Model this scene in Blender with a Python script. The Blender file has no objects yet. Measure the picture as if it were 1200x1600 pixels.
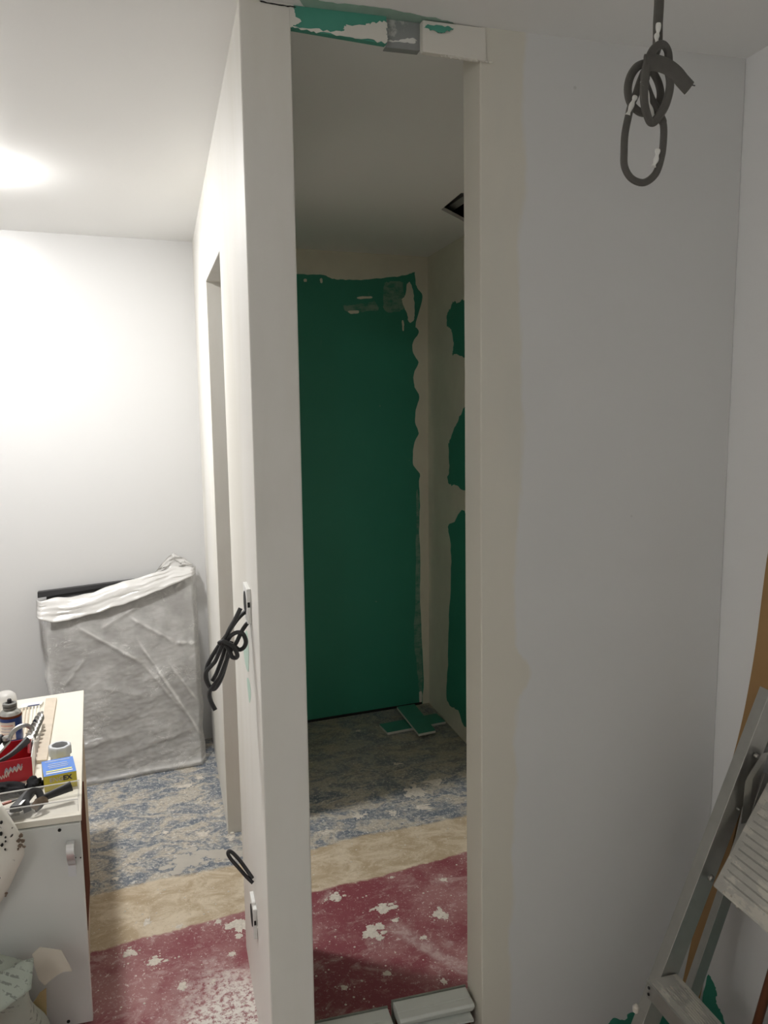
import bpy, bmesh, math, random
from mathutils import Vector, Matrix, noise as mnoise
from mathutils.geometry import tessellate_polygon
random.seed(7)
scene = bpy.context.scene
COL = scene.collection

# ------------------------------------------------------------------ camera
H_CAM = 1.67
cam_data = bpy.data.cameras.new('camera')
cam = bpy.data.objects.new('camera', cam_data)
COL.objects.link(cam)
RC = [[0.963934, 0.045643, -0.262199], [-0.265934, 0.126167, -0.955699], [-0.010539, 0.990958, 0.133755]]
M = Matrix(RC).to_4x4()
M.translation = Vector((0, 0, H_CAM))
cam.matrix_world = M
cam_data.sensor_fit = 'VERTICAL'
cam_data.sensor_height = 36.0
cam_data.lens = 1265 / 1600 * 36.0
cam_data.clip_start = 0.02
scene.camera = cam

# ------------------------------------------------------------------ world, exposure
w = bpy.data.worlds.new('world')
scene.world = w
w.use_nodes = True
w.node_tree.nodes['Background'].inputs[0].default_value = (0.5, 0.55, 0.6, 1)
w.node_tree.nodes['Background'].inputs[1].default_value = 0.05
scene.view_settings.view_transform = 'Standard'
scene.view_settings.look = 'None'
scene.view_settings.gamma = 1.0
scene.view_settings.use_curve_mapping = False
scene.view_settings.exposure = 0.13
DOME_STRENGTH = 400.0
DOME_COLOR = (1.0, 0.985, 0.965)
DOME_R = 0.085
DOME_AT = (-0.57, 2.97)
NEAR_STRENGTH = 165.0
NEAR_COLOR = (1.0, 0.985, 0.945)
NEAR_AT = (-1.85, -0.40)
scene.cycles.use_light_tree = False
scene.cycles.max_bounces = 8
scene.cycles.diffuse_bounces = 6
scene.cycles.caustics_reflective = False
scene.cycles.caustics_refractive = False
scene.cycles.adaptive_threshold = 0.025
scene.cycles.glossy_bounces = 3
scene.cycles.transparent_max_bounces = 8

# ------------------------------------------------------------------ material helpers
class NT:
    def __init__(s, name):
        s.m = bpy.data.materials.new(name); s.m.use_nodes = True
        s.t = s.m.node_tree; s.b = s.t.nodes['Principled BSDF']; s.out = s.t.nodes['Material Output']
        s.tc = s.t.nodes.new('ShaderNodeTexCoord'); s.co = s.tc.outputs['Object']
    def put(s, sock, v):
        if hasattr(v, 'is_output'): s.t.links.new(v, sock)
        elif isinstance(v, (tuple, list)) and len(v) == 3 and sock.type == 'RGBA': sock.default_value = (*v, 1)
        else: sock.default_value = v
    def scaled(s, v):
        n = s.t.nodes.new('ShaderNodeMapping'); s.t.links.new(s.co, n.inputs[0]); n.inputs['Scale'].default_value = v
        return n.outputs[0]
    def noise(s, scale, detail=4.0, rough=0.55, vec=None, dist=0.0):
        n = s.t.nodes.new('ShaderNodeTexNoise'); s.t.links.new(vec or s.co, n.inputs['Vector'])
        n.inputs['Scale'].default_value = scale; n.inputs['Detail'].default_value = detail
        n.inputs['Roughness'].default_value = rough; n.inputs['Distortion'].default_value = dist
        return n.outputs[0]
    def voro(s, scale, vec=None):
        n = s.t.nodes.new('ShaderNodeTexVoronoi'); s.t.links.new(vec or s.co, n.inputs['Vector'])
        n.inputs['Scale'].default_value = scale
        return n.outputs['Distance'], n.outputs['Color']
    def math(s, op, a, b=0.0, clamp=False):
        n = s.t.nodes.new('ShaderNodeMath'); n.operation = op; n.use_clamp = clamp
        s.put(n.inputs[0], a); s.put(n.inputs[1], b); return n.outputs[0]
    def step(s, v, lo, hi):
        n = s.t.nodes.new('ShaderNodeMapRange'); n.interpolation_type = 'SMOOTHSTEP'; n.clamp = True
        s.put(n.inputs[0], v); n.inputs[1].default_value = lo; n.inputs[2].default_value = hi
        return n.outputs[0]
    def mix(s, f, a, b):
        n = s.t.nodes.new('ShaderNodeMix'); n.data_type = 'RGBA'
        s.put(n.inputs[0], f); s.put(n.inputs[6], a); s.put(n.inputs[7], b); return n.outputs[2]
    def ramp(s, f, stops):
        n = s.t.nodes.new('ShaderNodeValToRGB'); s.t.links.new(f, n.inputs[0])
        e = n.color_ramp.elements
        while len(e) < len(stops): e.new(0.5)
        for k, (p, c) in enumerate(stops): e[k].position = p; e[k].color = (*c, 1)
        return n.outputs[0]
    def xyz(s):
        n = s.t.nodes.new('ShaderNodeSeparateXYZ'); s.t.links.new(s.co, n.inputs[0]); return n.outputs
    def bump(s, h, strength=0.2, dist=0.002):
        n = s.t.nodes.new('ShaderNodeBump'); s.t.links.new(h, n.inputs['Height'])
        n.inputs['Strength'].default_value = strength; n.inputs['Distance'].default_value = dist
        s.t.links.new(n.outputs[0], s.b.inputs['Normal'])
    def col(s, c): s.put(s.b.inputs['Base Color'], c)
    def rough(s, r): s.put(s.b.inputs['Roughness'], r)

def simple(name, c, rough=0.5, metal=0.0, var=0.12, scale=25.0, bump=0.0, bscale=120.0, stain=None, sscale=9.0, sthr=0.6, sstretch=(1, 1, 1)):
    k = NT(name)
    lo = tuple(max(0, v * (1 - var)) for v in c); hi = tuple(min(1, v * (1 + var)) for v in c)
    out = k.mix(k.noise(scale, 3), lo, hi) if var > 0.025 else c
    if stain:
        out = k.mix(k.step(k.noise(sscale, 7, 0.65, vec=k.scaled(sstretch)), sthr, sthr + 0.06), out, stain)
    k.col(out); k.rough(rough); k.b.inputs['Metallic'].default_value = metal
    if bump: k.bump(k.noise(bscale, 2), bump, 0.002)
    return k.m

MATS = {}
def mt(name, *a, **kw):
    MATS[name] = simple(name, *a, **kw)
    if name in ('brown_wood', 'chipboard', 'pale_wood', 'black_fabric'): MATS[name].node_tree.nodes['Principled BSDF'].inputs['Specular IOR Level'].default_value = 0.1
    return MATS[name]

def build_materials():
    # painted plaster walls
    mt('white_paint', (0.84, 0.84, 0.84), 0.38, var=0.02, scale=3, bump=0.06, bscale=60)
    mt('ceiling_paint', (0.84, 0.84, 0.83), 0.42, var=0.02, scale=3, bump=0.05, bscale=50)
    mt('white_paint_dimmed', (0.665, 0.665, 0.665), 0.3, var=0.02, scale=3, bump=0.06, bscale=60)  # same white paint, darkened to offset the strong lamp light on this wall
    mt('filler', (0.74, 0.715, 0.655), 0.6, var=0.05, scale=8, bump=0.1, bscale=70)
    mt('bare_filler', (0.72, 0.70, 0.585), 0.8, var=0.1, scale=9, bump=0.15, bscale=60)
    # partition: filler under a thin white priming coat
    k = NT('primed_filler')
    n = k.noise(2.2, 6, 0.6, vec=k.scaled((1, 1, 0.25)))
    k.col(k.mix(k.step(n, 0.42, 0.62), (0.775, 0.76, 0.72), (0.71, 0.69, 0.63)))
    k.rough(0.55); k.bump(k.noise(40, 5), 0.1, 0.002); MATS['primed_filler'] = k.m
    # front wall: filler along the opening, cool white paint beyond an uneven edge
    k = NT('front_wall_coats')
    x, y, z = k.xyz()
    v = k.scaled((1, 1, 0.35))
    e = k.math('ADD', x, k.math('MULTIPLY', k.math('SUBTRACT', k.noise(7, 5, 0.6, vec=v), 0.5), -0.11))
    bulge = k.math('MULTIPLY', k.step(k.math('ABSOLUTE', k.math('SUBTRACT', z, 1.03)), 0.07, 0.0), -0.035)
    e = k.math('ADD', e, bulge)
    f = k.step(e, 0.782, 0.80)
    fil = k.mix(k.step(k.noise(5, 4, vec=v), 0.4, 0.65), (0.705, 0.675, 0.595), (0.67, 0.65, 0.58))
    sp, _ = k.voro(7.0)
    pai = k.mix(k.step(sp, 0.035, 0.02), (0.71, 0.712, 0.705), (0.60, 0.60, 0.585))
    k.col(k.mix(f, fil, pai)); k.rough(0.55); k.bump(k.noise(45, 5), 0.12, 0.002); MATS['front_wall_coats'] = k.m
    # moisture-resistant plasterboard
    k = NT('green_board')
    x, y, z = k.xyz()
    n = k.noise(2.5, 5, 0.6)
    c = k.mix(n, (0.028, 0.235, 0.160), (0.038, 0.275, 0.190))
    sc_ = k.step(k.noise(18, 6, 0.7, vec=k.scaled((0.6, 1, 0.12))), 0.66, 0.74)
    c = k.mix(k.math('MULTIPLY', sc_, 0.28), c, (0.30, 0.40, 0.33))
    sp, _ = k.voro(9.0)
    c = k.mix(k.math('MULTIPLY', k.step(sp, 0.03, 0.015), 0.5), c, (0.5, 0.52, 0.45))
    k.col(c); k.rough(0.55); k.bump(k.noise(80, 4), 0.06, 0.001); MATS['green_board'] = k.m
    k = NT('thin_filler')          # a scraped-on coat that lets the green show
    n = k.noise(30, 7, 0.7, vec=k.scaled((0.5, 1, 1)))
    k.col(k.mix(k.step(n, 0.35, 0.62), (0.045, 0.25, 0.175), (0.20, 0.34, 0.26))); k.rough(0.7); MATS['thin_filler'] = k.m
    mt('green_offcut', (0.05, 0.26, 0.19), 0.6, var=0.15, scale=12)
    mt('green_bright', (0.075, 0.32, 0.24), 0.6, var=0.2, scale=10)
    mt('green_smudge', (0.30, 0.44, 0.37), 0.7, var=0.3, scale=20)
    mt('pale_green', (0.50, 0.66, 0.57), 0.6, var=0.1)
    mt('gypsum', (0.62, 0.62, 0.58), 0.8, var=0.1)
    # floor: worn blue, bare screed and worn red bands
    k = NT('floor_paint')
    x, y, z = k.xyz()
    n7 = k.math('SUBTRACT', k.noise(5, 6, 0.6), 0.5)
    n40 = k.math('SUBTRACT', k.noise(35, 5, 0.6), 0.5)
    wob = k.math('ADD', k.math('MULTIPLY', n7, 0.07), k.math('MULTIPLY', n40, 0.035))
    e1 = k.math('ADD', k.math('SUBTRACT', k.math('SUBTRACT', y, k.math('MULTIPLY', x, 0.1)), 2.80), wob)
    e2 = k.math('ADD', k.math('SUBTRACT', k.math('SUBTRACT', y, k.math('MULTIPLY', x, 0.145)), 2.50), k.math('MULTIPLY', wob, 0.7))
    blue_m = k.step(e1, -0.012, 0.012); red_m = k.step(e2, 0.006, -0.008)
    fine = k.noise(70, 6, 0.85, dist=0.4)
    mid = k.noise(10, 8, 0.72, vec=k.scaled((0.8, 1.25, 1)), dist=0.7)
    grain = k.noise(34, 8, 0.78, dist=0.8)
    dusty = k.noise(3.0, 6, 0.65)
    bl = k.ramp(mid, [(0.40, (0.105, 0.13, 0.165)), (0.475, (0.16, 0.18, 0.205)), (0.515, (0.28, 0.27, 0.255)), (0.555, (0.415, 0.37, 0.30)), (0.66, (0.35, 0.325, 0.28))])
    bl = k.mix(k.math('MULTIPLY', k.step(grain, 0.50, 0.58), 0.65), bl, (0.42, 0.405, 0.37))
    bl = k.mix(k.math('MULTIPLY', k.step(fine, 0.55, 0.60), 0.85), bl, (0.62, 0.60, 0.56))
    bl = k.mix(k.math('MULTIPLY', k.step(fine, 0.45, 0.40), 0.7), bl, (0.085, 0.10, 0.135))
    tan = k.mix(k.step(mid, 0.38, 0.62), (0.365, 0.285, 0.185), (0.53, 0.455, 0.345))
    tan = k.mix(k.math('MULTIPLY', k.step(grain, 0.56, 0.66), 0.5), tan, (0.35, 0.275, 0.18))
    tan = k.mix(k.math('MULTIPLY', k.step(fine, 0.57, 0.62), 0.55), tan, (0.64, 0.59, 0.50))
    tan = k.mix(k.math('MULTIPLY', k.step(fine, 0.42, 0.37), 0.5), tan, (0.26, 0.20, 0.13))
    rd = k.mix(k.step(dusty, 0.42, 0.64), (0.185, 0.040, 0.052), (0.285, 0.135, 0.135))
    rd = k.mix(k.math('MULTIPLY', k.step(mid, 0.53, 0.66), 0.65), rd, (0.38, 0.26, 0.245))
    rd = k.mix(k.math('MULTIPLY', k.step(grain, 0.55, 0.63), k.math('ADD', 0.1, k.math('MULTIPLY', k.step(dusty, 0.40, 0.60), 0.5))), rd, (0.42, 0.30, 0.285))
    rd = k.mix(k.math('MULTIPLY', k.step(fine, 0.575, 0.62), k.math('ADD', 0.4, k.math('MULTIPLY', k.step(dusty, 0.42, 0.60), 0.5))), rd, (0.62, 0.57, 0.53))
    # dusty scraped corner by the partition, near side
    cx_ = k.math('SUBTRACT', x, 0.12); cy_ = k.math('SUBTRACT', y, 1.98)
    dd = k.math('SQRT', k.math('ADD', k.math('MULTIPLY', cx_, cx_), k.math('MULTIPLY', k.math('MULTIPLY', cy_, cy_), 0.4)))
    cm = k.step(k.math('ADD', dd, k.math('MULTIPLY', n7, 0.25)), 0.24, 0.08)
    rd = k.mix(k.math('MULTIPLY', cm, k.step(k.noise(55, 7, 0.75), 0.40, 0.55)), rd, (0.60, 0.57, 0.53))
    sdx = k.math('SUBTRACT', k.math('MULTIPLY', k.math('SUBTRACT', x, 0.66), 0.86), k.math('MULTIPLY', k.math('SUBTRACT', 2.30, y), 0.50))
    sdl = k.math('ADD', k.math('MULTIPLY', k.math('SUBTRACT', x, 0.66), 0.50), k.math('MULTIPLY', k.math('SUBTRACT', 2.30, y), 0.86))
    strk = k.math('MULTIPLY', k.step(k.math('ABSOLUTE', k.math('ADD', sdx, k.math('MULTIPLY', n7, 0.06))), 0.035, 0.008), k.math('MULTIPLY', k.step(sdl, -0.06, 0.02), k.step(sdl, 0.36, 0.26)))
    rd = k.mix(k.math('MULTIPLY', strk, k.math('ADD', 0.25, k.math('MULTIPLY', k.step(grain, 0.42, 0.58), 0.5))), rd, (0.44, 0.34, 0.32))
    c = k.mix(blue_m, tan, bl); c = k.mix(red_m, c, rd)
    # grey-brown tone mixed into the shower end of the floor
    g = k.math('MULTIPLY', k.step(y, 3.15, 3.5), k.step(x, 0.25, 0.35))
    gr = k.mix(k.step(k.noise(6, 6, 0.65), 0.42, 0.6), (0.22, 0.235, 0.225), (0.32, 0.275, 0.19))
    c = k.mix(k.math('MULTIPLY', g, 0.4), c, gr)
    c = k.mix(k.step(k.math('ADD', y, k.math('MULTIPLY', n7, 0.2)), 1.66, 1.58), c, k.mix(mid, (0.42, 0.40, 0.36), (0.55, 0.53, 0.49)))
    c = k.mix(1.0, c, c)
    hs = k.t.nodes.new('ShaderNodeHueSaturation'); hs.inputs['Value'].default_value = 1.2; k.t.links.new(c, hs.inputs['Color']); c = hs.outputs[0]
    k.col(c); k.rough(k.math('ADD', 0.5, k.math('MULTIPLY', fine, 0.3)))
    k.bump(k.math('ADD', k.math('MULTIPLY', mid, 0.6), k.math('MULTIPLY', fine, 0.5)), 0.35, 0.004)
    MATS['floor_paint'] = k.m
    mt('plaster_drop', (0.64, 0.595, 0.525), 0.85, var=0.35, scale=90, bump=0.5, bscale=60)
    mt('screed_patch', (0.50, 0.47, 0.42), 0.85, var=0.15, scale=14, bump=0.4, bscale=40)
    # things
    mt('cabinet_white', (0.80, 0.76, 0.67), 0.4, var=0.07, scale=6, stain=(0.55, 0.47, 0.36), sthr=0.68)
    mt('door_grey', (0.66, 0.68, 0.66), 0.35, var=0.04, scale=5)
    mt('chipboard', (0.60, 0.50, 0.38), 0.75, var=0.25, scale=60)
    mt('brown_wood', (0.11, 0.033, 0.016), 0.95, var=0.3, scale=18)
    mt('hole_dark', (0.012, 0.012, 0.012), 0.8)
    mt('chrome', (0.82, 0.82, 0.82), 0.38, 0.85, var=0.05)
    mt('steel', (0.42, 0.41, 0.39), 0.36, 1.0, var=0.15)
    mt('aluminium', (0.50, 0.50, 0.475), 0.42, 1.0, var=0.12, scale=30, bump=0.1, bscale=90, stain=(0.50, 0.49, 0.45), sscale=30, sthr=0.66)
    mt('plastered_alu', (0.52, 0.51, 0.47), 0.55, 0.25, var=0.12, scale=30, stain=(0.66, 0.635, 0.57), sscale=30, sthr=0.50, sstretch=(1, 0.4, 1), bump=0.3)
    mt('stud_grey', (0.34, 0.355, 0.355), 0.5, 0.5, var=0.08, stain=(0.62, 0.62, 0.60), sthr=0.66)
    mt('black_cable', (0.022, 0.022, 0.024), 0.45, var=0.2)
    mt('grey_cable', (0.095, 0.09, 0.08), 0.5, var=0.25, scale=60, stain=(0.60, 0.60, 0.58), sscale=26, sthr=0.66)
    mt('white_plastic', (0.82, 0.82, 0.80), 0.35, var=0.03)
    mt('grey_plastic', (0.16, 0.16, 0.15), 0.45, var=0.08)
    mt('pvc_grey', (0.66, 0.68, 0.70), 0.4, var=0.05)
    mt('tool_dark', (0.045, 0.045, 0.048), 0.5, var=0.2)
    mt('tape_brown', (0.16, 0.115, 0.08), 0.6, var=0.25)
    mt('black_plastic', (0.018, 0.018, 0.02), 0.45, var=0.2)
    mt('black_fabric', (0.02, 0.02, 0.022), 0.85, var=0.3, bump=0.4)
    mt('red_card', (0.45, 0.018, 0.03), 0.45, var=0.06)
    mt('orange_plastic', (0.80, 0.13, 0.02), 0.45, var=0.06)
    mt('can_blue', (0.012, 0.035, 0.16), 0.3, 0.2, var=0.1)
    mt('can_label', (0.70, 0.62, 0.54), 0.5, var=0.08)
    mt('box_blue', (0.10, 0.24, 0.66), 0.45, var=0.08)
    mt('box_yellow', (0.52, 0.43, 0.03), 0.45, var=0.06)
    mt('print_white', (0.80, 0.80, 0.76), 0.5, var=0.03)
    mt('print_yellow', (0.78, 0.74, 0.25), 0.5, var=0.03)
    mt('print_dark', (0.03, 0.03, 0.03), 0.5, var=0.03)
    mt('print_grey', (0.42, 0.40, 0.46), 0.6, var=0.1)
    mt('pale_wood', (0.64, 0.56, 0.46), 0.65, var=0.14, scale=30)
    mt('pencil_red', (0.55, 0.22, 0.17), 0.5, var=0.1)
    mt('cardboard', (0.35, 0.205, 0.085), 0.75, var=0.1, scale=10)
    mt('kraft', (0.50, 0.39, 0.20), 0.8, var=0.15, scale=12)
    mt('handle_wood', (0.17, 0.052, 0.02), 0.4, var=0.3, scale=16)
    mt('teal_board', (0.03, 0.20, 0.17), 0.6, var=0.1)
    mt('sill_pvc', (0.64, 0.665, 0.63), 0.45, var=0.06, scale=14)
    mt('grey_green', (0.26, 0.275, 0.235), 0.8, var=0.3, scale=30)
    mt('panel_dark', (0.02, 0.02, 0.022), 0.4, var=0.1)
    mt('panel_grey', (0.17, 0.16, 0.155), 0.5, var=0.1)
    mt('tag_paper', (0.66, 0.63, 0.54), 0.7, var=0.05)
    # printed sack paper
    k = NT('sack_paper')
    x, y, z = k.xyz()
    ln = k.step(k.math('SINE', k.math('MULTIPLY', k.math('ADD', z, k.math('MULTIPLY', x, 0.35)), 420.0)), 0.25, 0.7)
    wd = k.step(k.noise(90, 3, 0.6, vec=k.scaled((1, 1, 0.25))), 0.45, 0.55)
    blk = k.step(k.noise(8, 2), 0.47, 0.52)
    c = k.mix(k.noise(6, 4), (0.33, 0.37, 0.32), (0.41, 0.45, 0.39))
    c = k.mix(k.math('MULTIPLY', k.math('MULTIPLY', ln, wd), k.math('MULTIPLY', blk, 0.7)), c, (0.12, 0.13, 0.12))
    k.col(c); k.rough(0.75); k.bump(k.noise(25, 5), 0.3, 0.004); MATS['sack_paper'] = k.m
    # white cloth with dark paint spatters
    k = NT('spattered_cloth')
    d, _ = k.voro(33.0)
    big = k.step(k.noise(19, 4, 0.6), 0.635, 0.655)
    dots = k.math('MULTIPLY', k.step(d, 0.27, 0.22), k.step(k.noise(15, 2), 0.52, 0.56))
    c = k.mix(k.math('MAXIMUM', big, dots), k.mix(k.noise(9, 4), (0.70, 0.675, 0.60), (0.78, 0.76, 0.70)), (0.035, 0.028, 0.025))
    k.col(c); k.rough(0.8); MATS['spattered_cloth'] = k.m
    # plastic film
    def film(name, opac, tint, rough, crease=False):
        k = NT(name)
        k.col(tint); k.rough(rough)
        k.b.inputs['Specular IOR Level'].default_value = 0.7
        tr = k.t.nodes.new('ShaderNodeBsdfTransparent'); tl = k.t.nodes.new('ShaderNodeBsdfTranslucent')
        tl.inputs[0].default_value = (*tint, 1)
        m1 = k.t.nodes.new('ShaderNodeMixShader'); m2 = k.t.nodes.new('ShaderNodeMixShader')
        m1.inputs[0].default_value = 0.25
        k.t.links.new(k.b.outputs[0], m1.inputs[1]); k.t.links.new(tl.outputs[0], m1.inputs[2])
        f = opac
        if crease:      # crumpled, doubled film is denser: cloudy areas and fine white crease lines
            cl = k.step(k.noise(5, 4, 0.6), 0.38, 0.68)
            n = k.noise(16, 3, 0.6, vec=k.scaled((0.55, 1, 1.5)), dist=1.6)
            ln = k.step(k.math('ABSOLUTE', k.math('SUBTRACT', n, 0.5)), 0.018, 0.0)
            ln = k.math('MULTIPLY', ln, k.step(k.noise(6, 2), 0.5, 0.6))
            at = k.t.nodes.new('ShaderNodeAttribute'); at.attribute_name = 'crease'
            f = k.math('ADD', opac, k.math('MULTIPLY', cl, 0.22))
            f = k.math('ADD', f, k.math('MULTIPLY', ln, 0.3))
            f = k.math('ADD', f, k.math('MULTIPLY', at.outputs['Fac'], 0.5), clamp=True)
            k.bump(k.noise(26, 4, 0.65, vec=k.scaled((0.5, 1, 1.7)), dist=0.8), 0.6, 0.006)
        k.put(m2.inputs[0], f)
        k.t.links.new(tr.outputs[0], m2.inputs[1]); k.t.links.new(m1.outputs[0], m2.inputs[2])
        k.t.links.new(m2.outputs[0], k.out.inputs[0])
        MATS[name] = k.m
    film('plastic_film', 0.40, (0.86, 0.85, 0.83), 0.16, True)
    film('plastic_fold', 0.93, (0.86, 0.85, 0.83), 0.3)
    film('clear_plastic', 0.09, (0.80, 0.80, 0.78), 0.08)
    film('frosted_plastic', 0.65, (0.80, 0.79, 0.77), 0.3)
    # lit lamp diffuser, and the added fill globe
    for nm, stg, cl in (('opal_glow', DOME_STRENGTH, DOME_COLOR), ('fill_glow', NEAR_STRENGTH, NEAR_COLOR)):
        k = NT(nm)
        k.col((0.8, 0.8, 0.8)); k.b.inputs['Emission Color'].default_value = (*cl, 1); k.b.inputs['Emission Strength'].default_value = stg; MATS[nm] = k.m
build_materials()

# ------------------------------------------------------------------ mesh helpers (all in room coordinates, metres)
def bmn(): return bmesh.new()
def hexa(bm, p):
    v = [bm.verts.new(q) for q in p]
    for f in ((3, 2, 1, 0), (4, 5, 6, 7), (0, 1, 5, 4), (1, 2, 6, 5), (2, 3, 7, 6), (3, 0, 4, 7)):
        bm.faces.new([v[i] for i in f])
    return bm
def box(bm, x0, x1, y0, y1, z0, z1):
    return hexa(bm, [(x0, y0, z0), (x1, y0, z0), (x1, y1, z0), (x0, y1, z0), (x0, y0, z1), (x1, y0, z1), (x1, y1, z1), (x0, y1, z1)])
def prism(bm, pts, off):
    off = Vector(off)
    a = [bm.verts.new(Vector(p)) for p in pts]; b = [bm.verts.new(Vector(p) + off) for p in pts]
    n = len(a)
    bm.faces.new(a[::-1]); bm.faces.new(b)
    for i in range(n): bm.faces.new((a[i], a[(i + 1) % n], b[(i + 1) % n], b[i]))
    return bm
def catmull(pts, n=6, closed=False):
    P = [Vector(p) for p in pts]; out = []; m = len(P)
    rng = range(m if closed else m - 1)
    for i in rng:
        g = (lambda j: P[j % m]) if closed else (lambda j: P[min(max(j, 0), m - 1)])
        p0, p1, p2, p3 = g(i - 1), g(i), g(i + 1), g(i + 2)
        for k in range(n):
            t = k / n
            out.append(0.5 * ((2 * p1) + (p2 - p0) * t + (2 * p0 - 5 * p1 + 4 * p2 - p3) * t * t + (3 * p1 - p0 - 3 * p2 + p3) * t ** 3))
    if not closed: out.append(P[-1])
    return out
def tube(bm, pts, r, seg=8, sub=6, flat=1.0, flat_dir=(0, 1, 0)):
    c = catmull(pts, sub) if sub > 1 else [Vector(p) for p in pts]
    rings = []; up = Vector(flat_dir)
    for i, p in enumerate(c):
        d = (c[min(i + 1, len(c) - 1)] - c[max(i - 1, 0)]).normalized()
        s = d.cross(up)
        if s.length < 1e-3: s = d.cross(Vector((1, 0, 0.3)))
        s.normalize(); u = s.cross(d).normalized()
        if flat == 1.0: up = u
        rr = r(i / (len(c) - 1)) if callable(r) else r
        rings.append([bm.verts.new(p + rr * (math.cos(a) * s + flat * math.sin(a) * u)) for a in (2 * math.pi * k / seg for k in range(seg))])
    for a, b in zip(rings, rings[1:]):
        for k in range(seg): bm.faces.new((a[k], a[(k + 1) % seg], b[(k + 1) % seg], b[k]))
    bm.faces.new(rings[0][::-1]); bm.faces.new(rings[-1])
    return bm
def lathe(bm, prof, c, seg=24, cap=True, fn=None):
    rings = []
    for r, z in prof:
        rings.append([bm.verts.new((c[0] + r * (fn(a) if fn else 1) * math.cos(a), c[1] + r * (fn(a) if fn else 1) * math.sin(a), c[2] + z)) for a in (2 * math.pi * k / seg for k in range(seg))])
    for a, b in zip(rings, rings[1:]):
        for k in range(seg): bm.faces.new((a[k], a[(k + 1) % seg], b[(k + 1) % seg], b[k]))
    if cap:
        if prof[0][0] > 1e-5: bm.faces.new(rings[0][::-1])
        if prof[-1][0] > 1e-5: bm.faces.new(rings[-1])
    return bm
def grid(bm, fn, nu, nv):
    g = [[bm.verts.new(fn(i / nu, j / nv)) for i in range(nu + 1)] for j in range(nv + 1)]
    for j in range(nv):
        for i in range(nu): bm.faces.new((g[j][i], g[j][i + 1], g[j + 1][i + 1], g[j + 1][i]))
    return bm
def to_mesh(name, bm, mat, off, bevel=0.0, smooth=False, segs=2):
    bmesh.ops.remove_doubles(bm, verts=bm.verts, dist=1e-6)
    bmesh.ops.recalc_face_normals(bm, faces=bm.faces)
    if bevel:
        e = [x for x in bm.edges if len(x.link_faces) == 2 and x.calc_face_angle(0) > 0.5]
        bmesh.ops.bevel(bm, geom=e, offset=bevel, segments=segs, affect='EDGES', profile=0.5, clamp_overlap=True)
    bmesh.ops.translate(bm, verts=bm.verts, vec=-Vector(off))
    me = bpy.data.meshes.new(name); bm.to_mesh(me); bm.free()
    me.materials.append(MATS[mat] if isinstance(mat, str) else mat)
    if smooth:
        me.shade_smooth(); me.set_sharp_from_angle(angle=math.radians(38))
    return me
def lerp_tab(tab, u):
    for (a, va), (b, vb) in zip(tab, tab[1:]):
        if u <= b: return va + (vb - va) * max(0, (u - a) / (b - a))
    return tab[-1][1]
def room_loc(o):
    v = Vector((0, 0, 0))
    while o: v += o.location; o = o.parent
    return v
def part(name, bm, mat, parent, solid=0.0, solid_off=0.0, **kw):
    me = to_mesh(name, bm, mat, room_loc(parent), **kw)
    o = bpy.data.objects.new(name, me); COL.objects.link(o); o.parent = parent
    if solid: md = o.modifiers.new('s', 'SOLIDIFY'); md.thickness = solid; md.offset = solid_off
    return o
def struct(name, bm, mat, **kw):
    o = part(name, bm, mat, None, **kw); o['kind'] = 'structure'; return o
def tag(o, label, cat, group=None):
    o['label'] = label; o['category'] = cat
    if group: o['group'] = group
    return o
def thing(name, loc, label, cat, group=None):
    o = bpy.data.objects.new(name, None); COL.objects.link(o); o.location = loc; o.empty_display_size = 0.05
    return tag(o, label, cat, group)
def solo(name, bm, mat, label, cat, group=None, solid=0.0, solid_off=0.0, **kw):
    xs = [v.co for v in bm.verts]
    lo = Vector([min(v[i] for v in xs) for i in range(3)]); hi = Vector([max(v[i] for v in xs) for i in range(3)])
    loc = Vector(((lo.x + hi.x) / 2, (lo.y + hi.y) / 2, lo.z))
    me = to_mesh(name, bm, mat, loc, **kw)
    o = bpy.data.objects.new(name, me); COL.objects.link(o); o.location = loc
    if solid: md = o.modifiers.new('s', 'SOLIDIFY'); md.thickness = solid; md.offset = solid_off
    return tag(o, label, cat, group)
def coat(name, pts, off, mat, parent, rag=0.004, sub=5, label=None):
    """a thin coat of filler or a bare patch lying on a wall: outline pts, thickness vector off"""
    c = catmull(pts, sub, closed=True) if sub > 1 else [Vector(p) for p in pts]
    n = Vector(off).normalized()
    q = []
    for i, p in enumerate(c):
        d = Vector((random.uniform(-1, 1), random.uniform(-1, 1), random.uniform(-1, 1))) * rag
        q.append(p + d - n * d.dot(n))
    bm = bmn(); n2 = len(q)
    va = [bm.verts.new(p) for p in q]; vb = [bm.verts.new(p + Vector(off)) for p in q]
    for tr_ in tessellate_polygon([q]):
        bm.faces.new([va[i] for i in tr_]); bm.faces.new([vb[i] for i in tr_][::-1])
    for i in range(n2): bm.faces.new((va[i], va[(i + 1) % n2], vb[(i + 1) % n2], vb[i]))
    o = part(name, bm, mat, parent)
    if label: o['label'] = label
    return o
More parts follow.
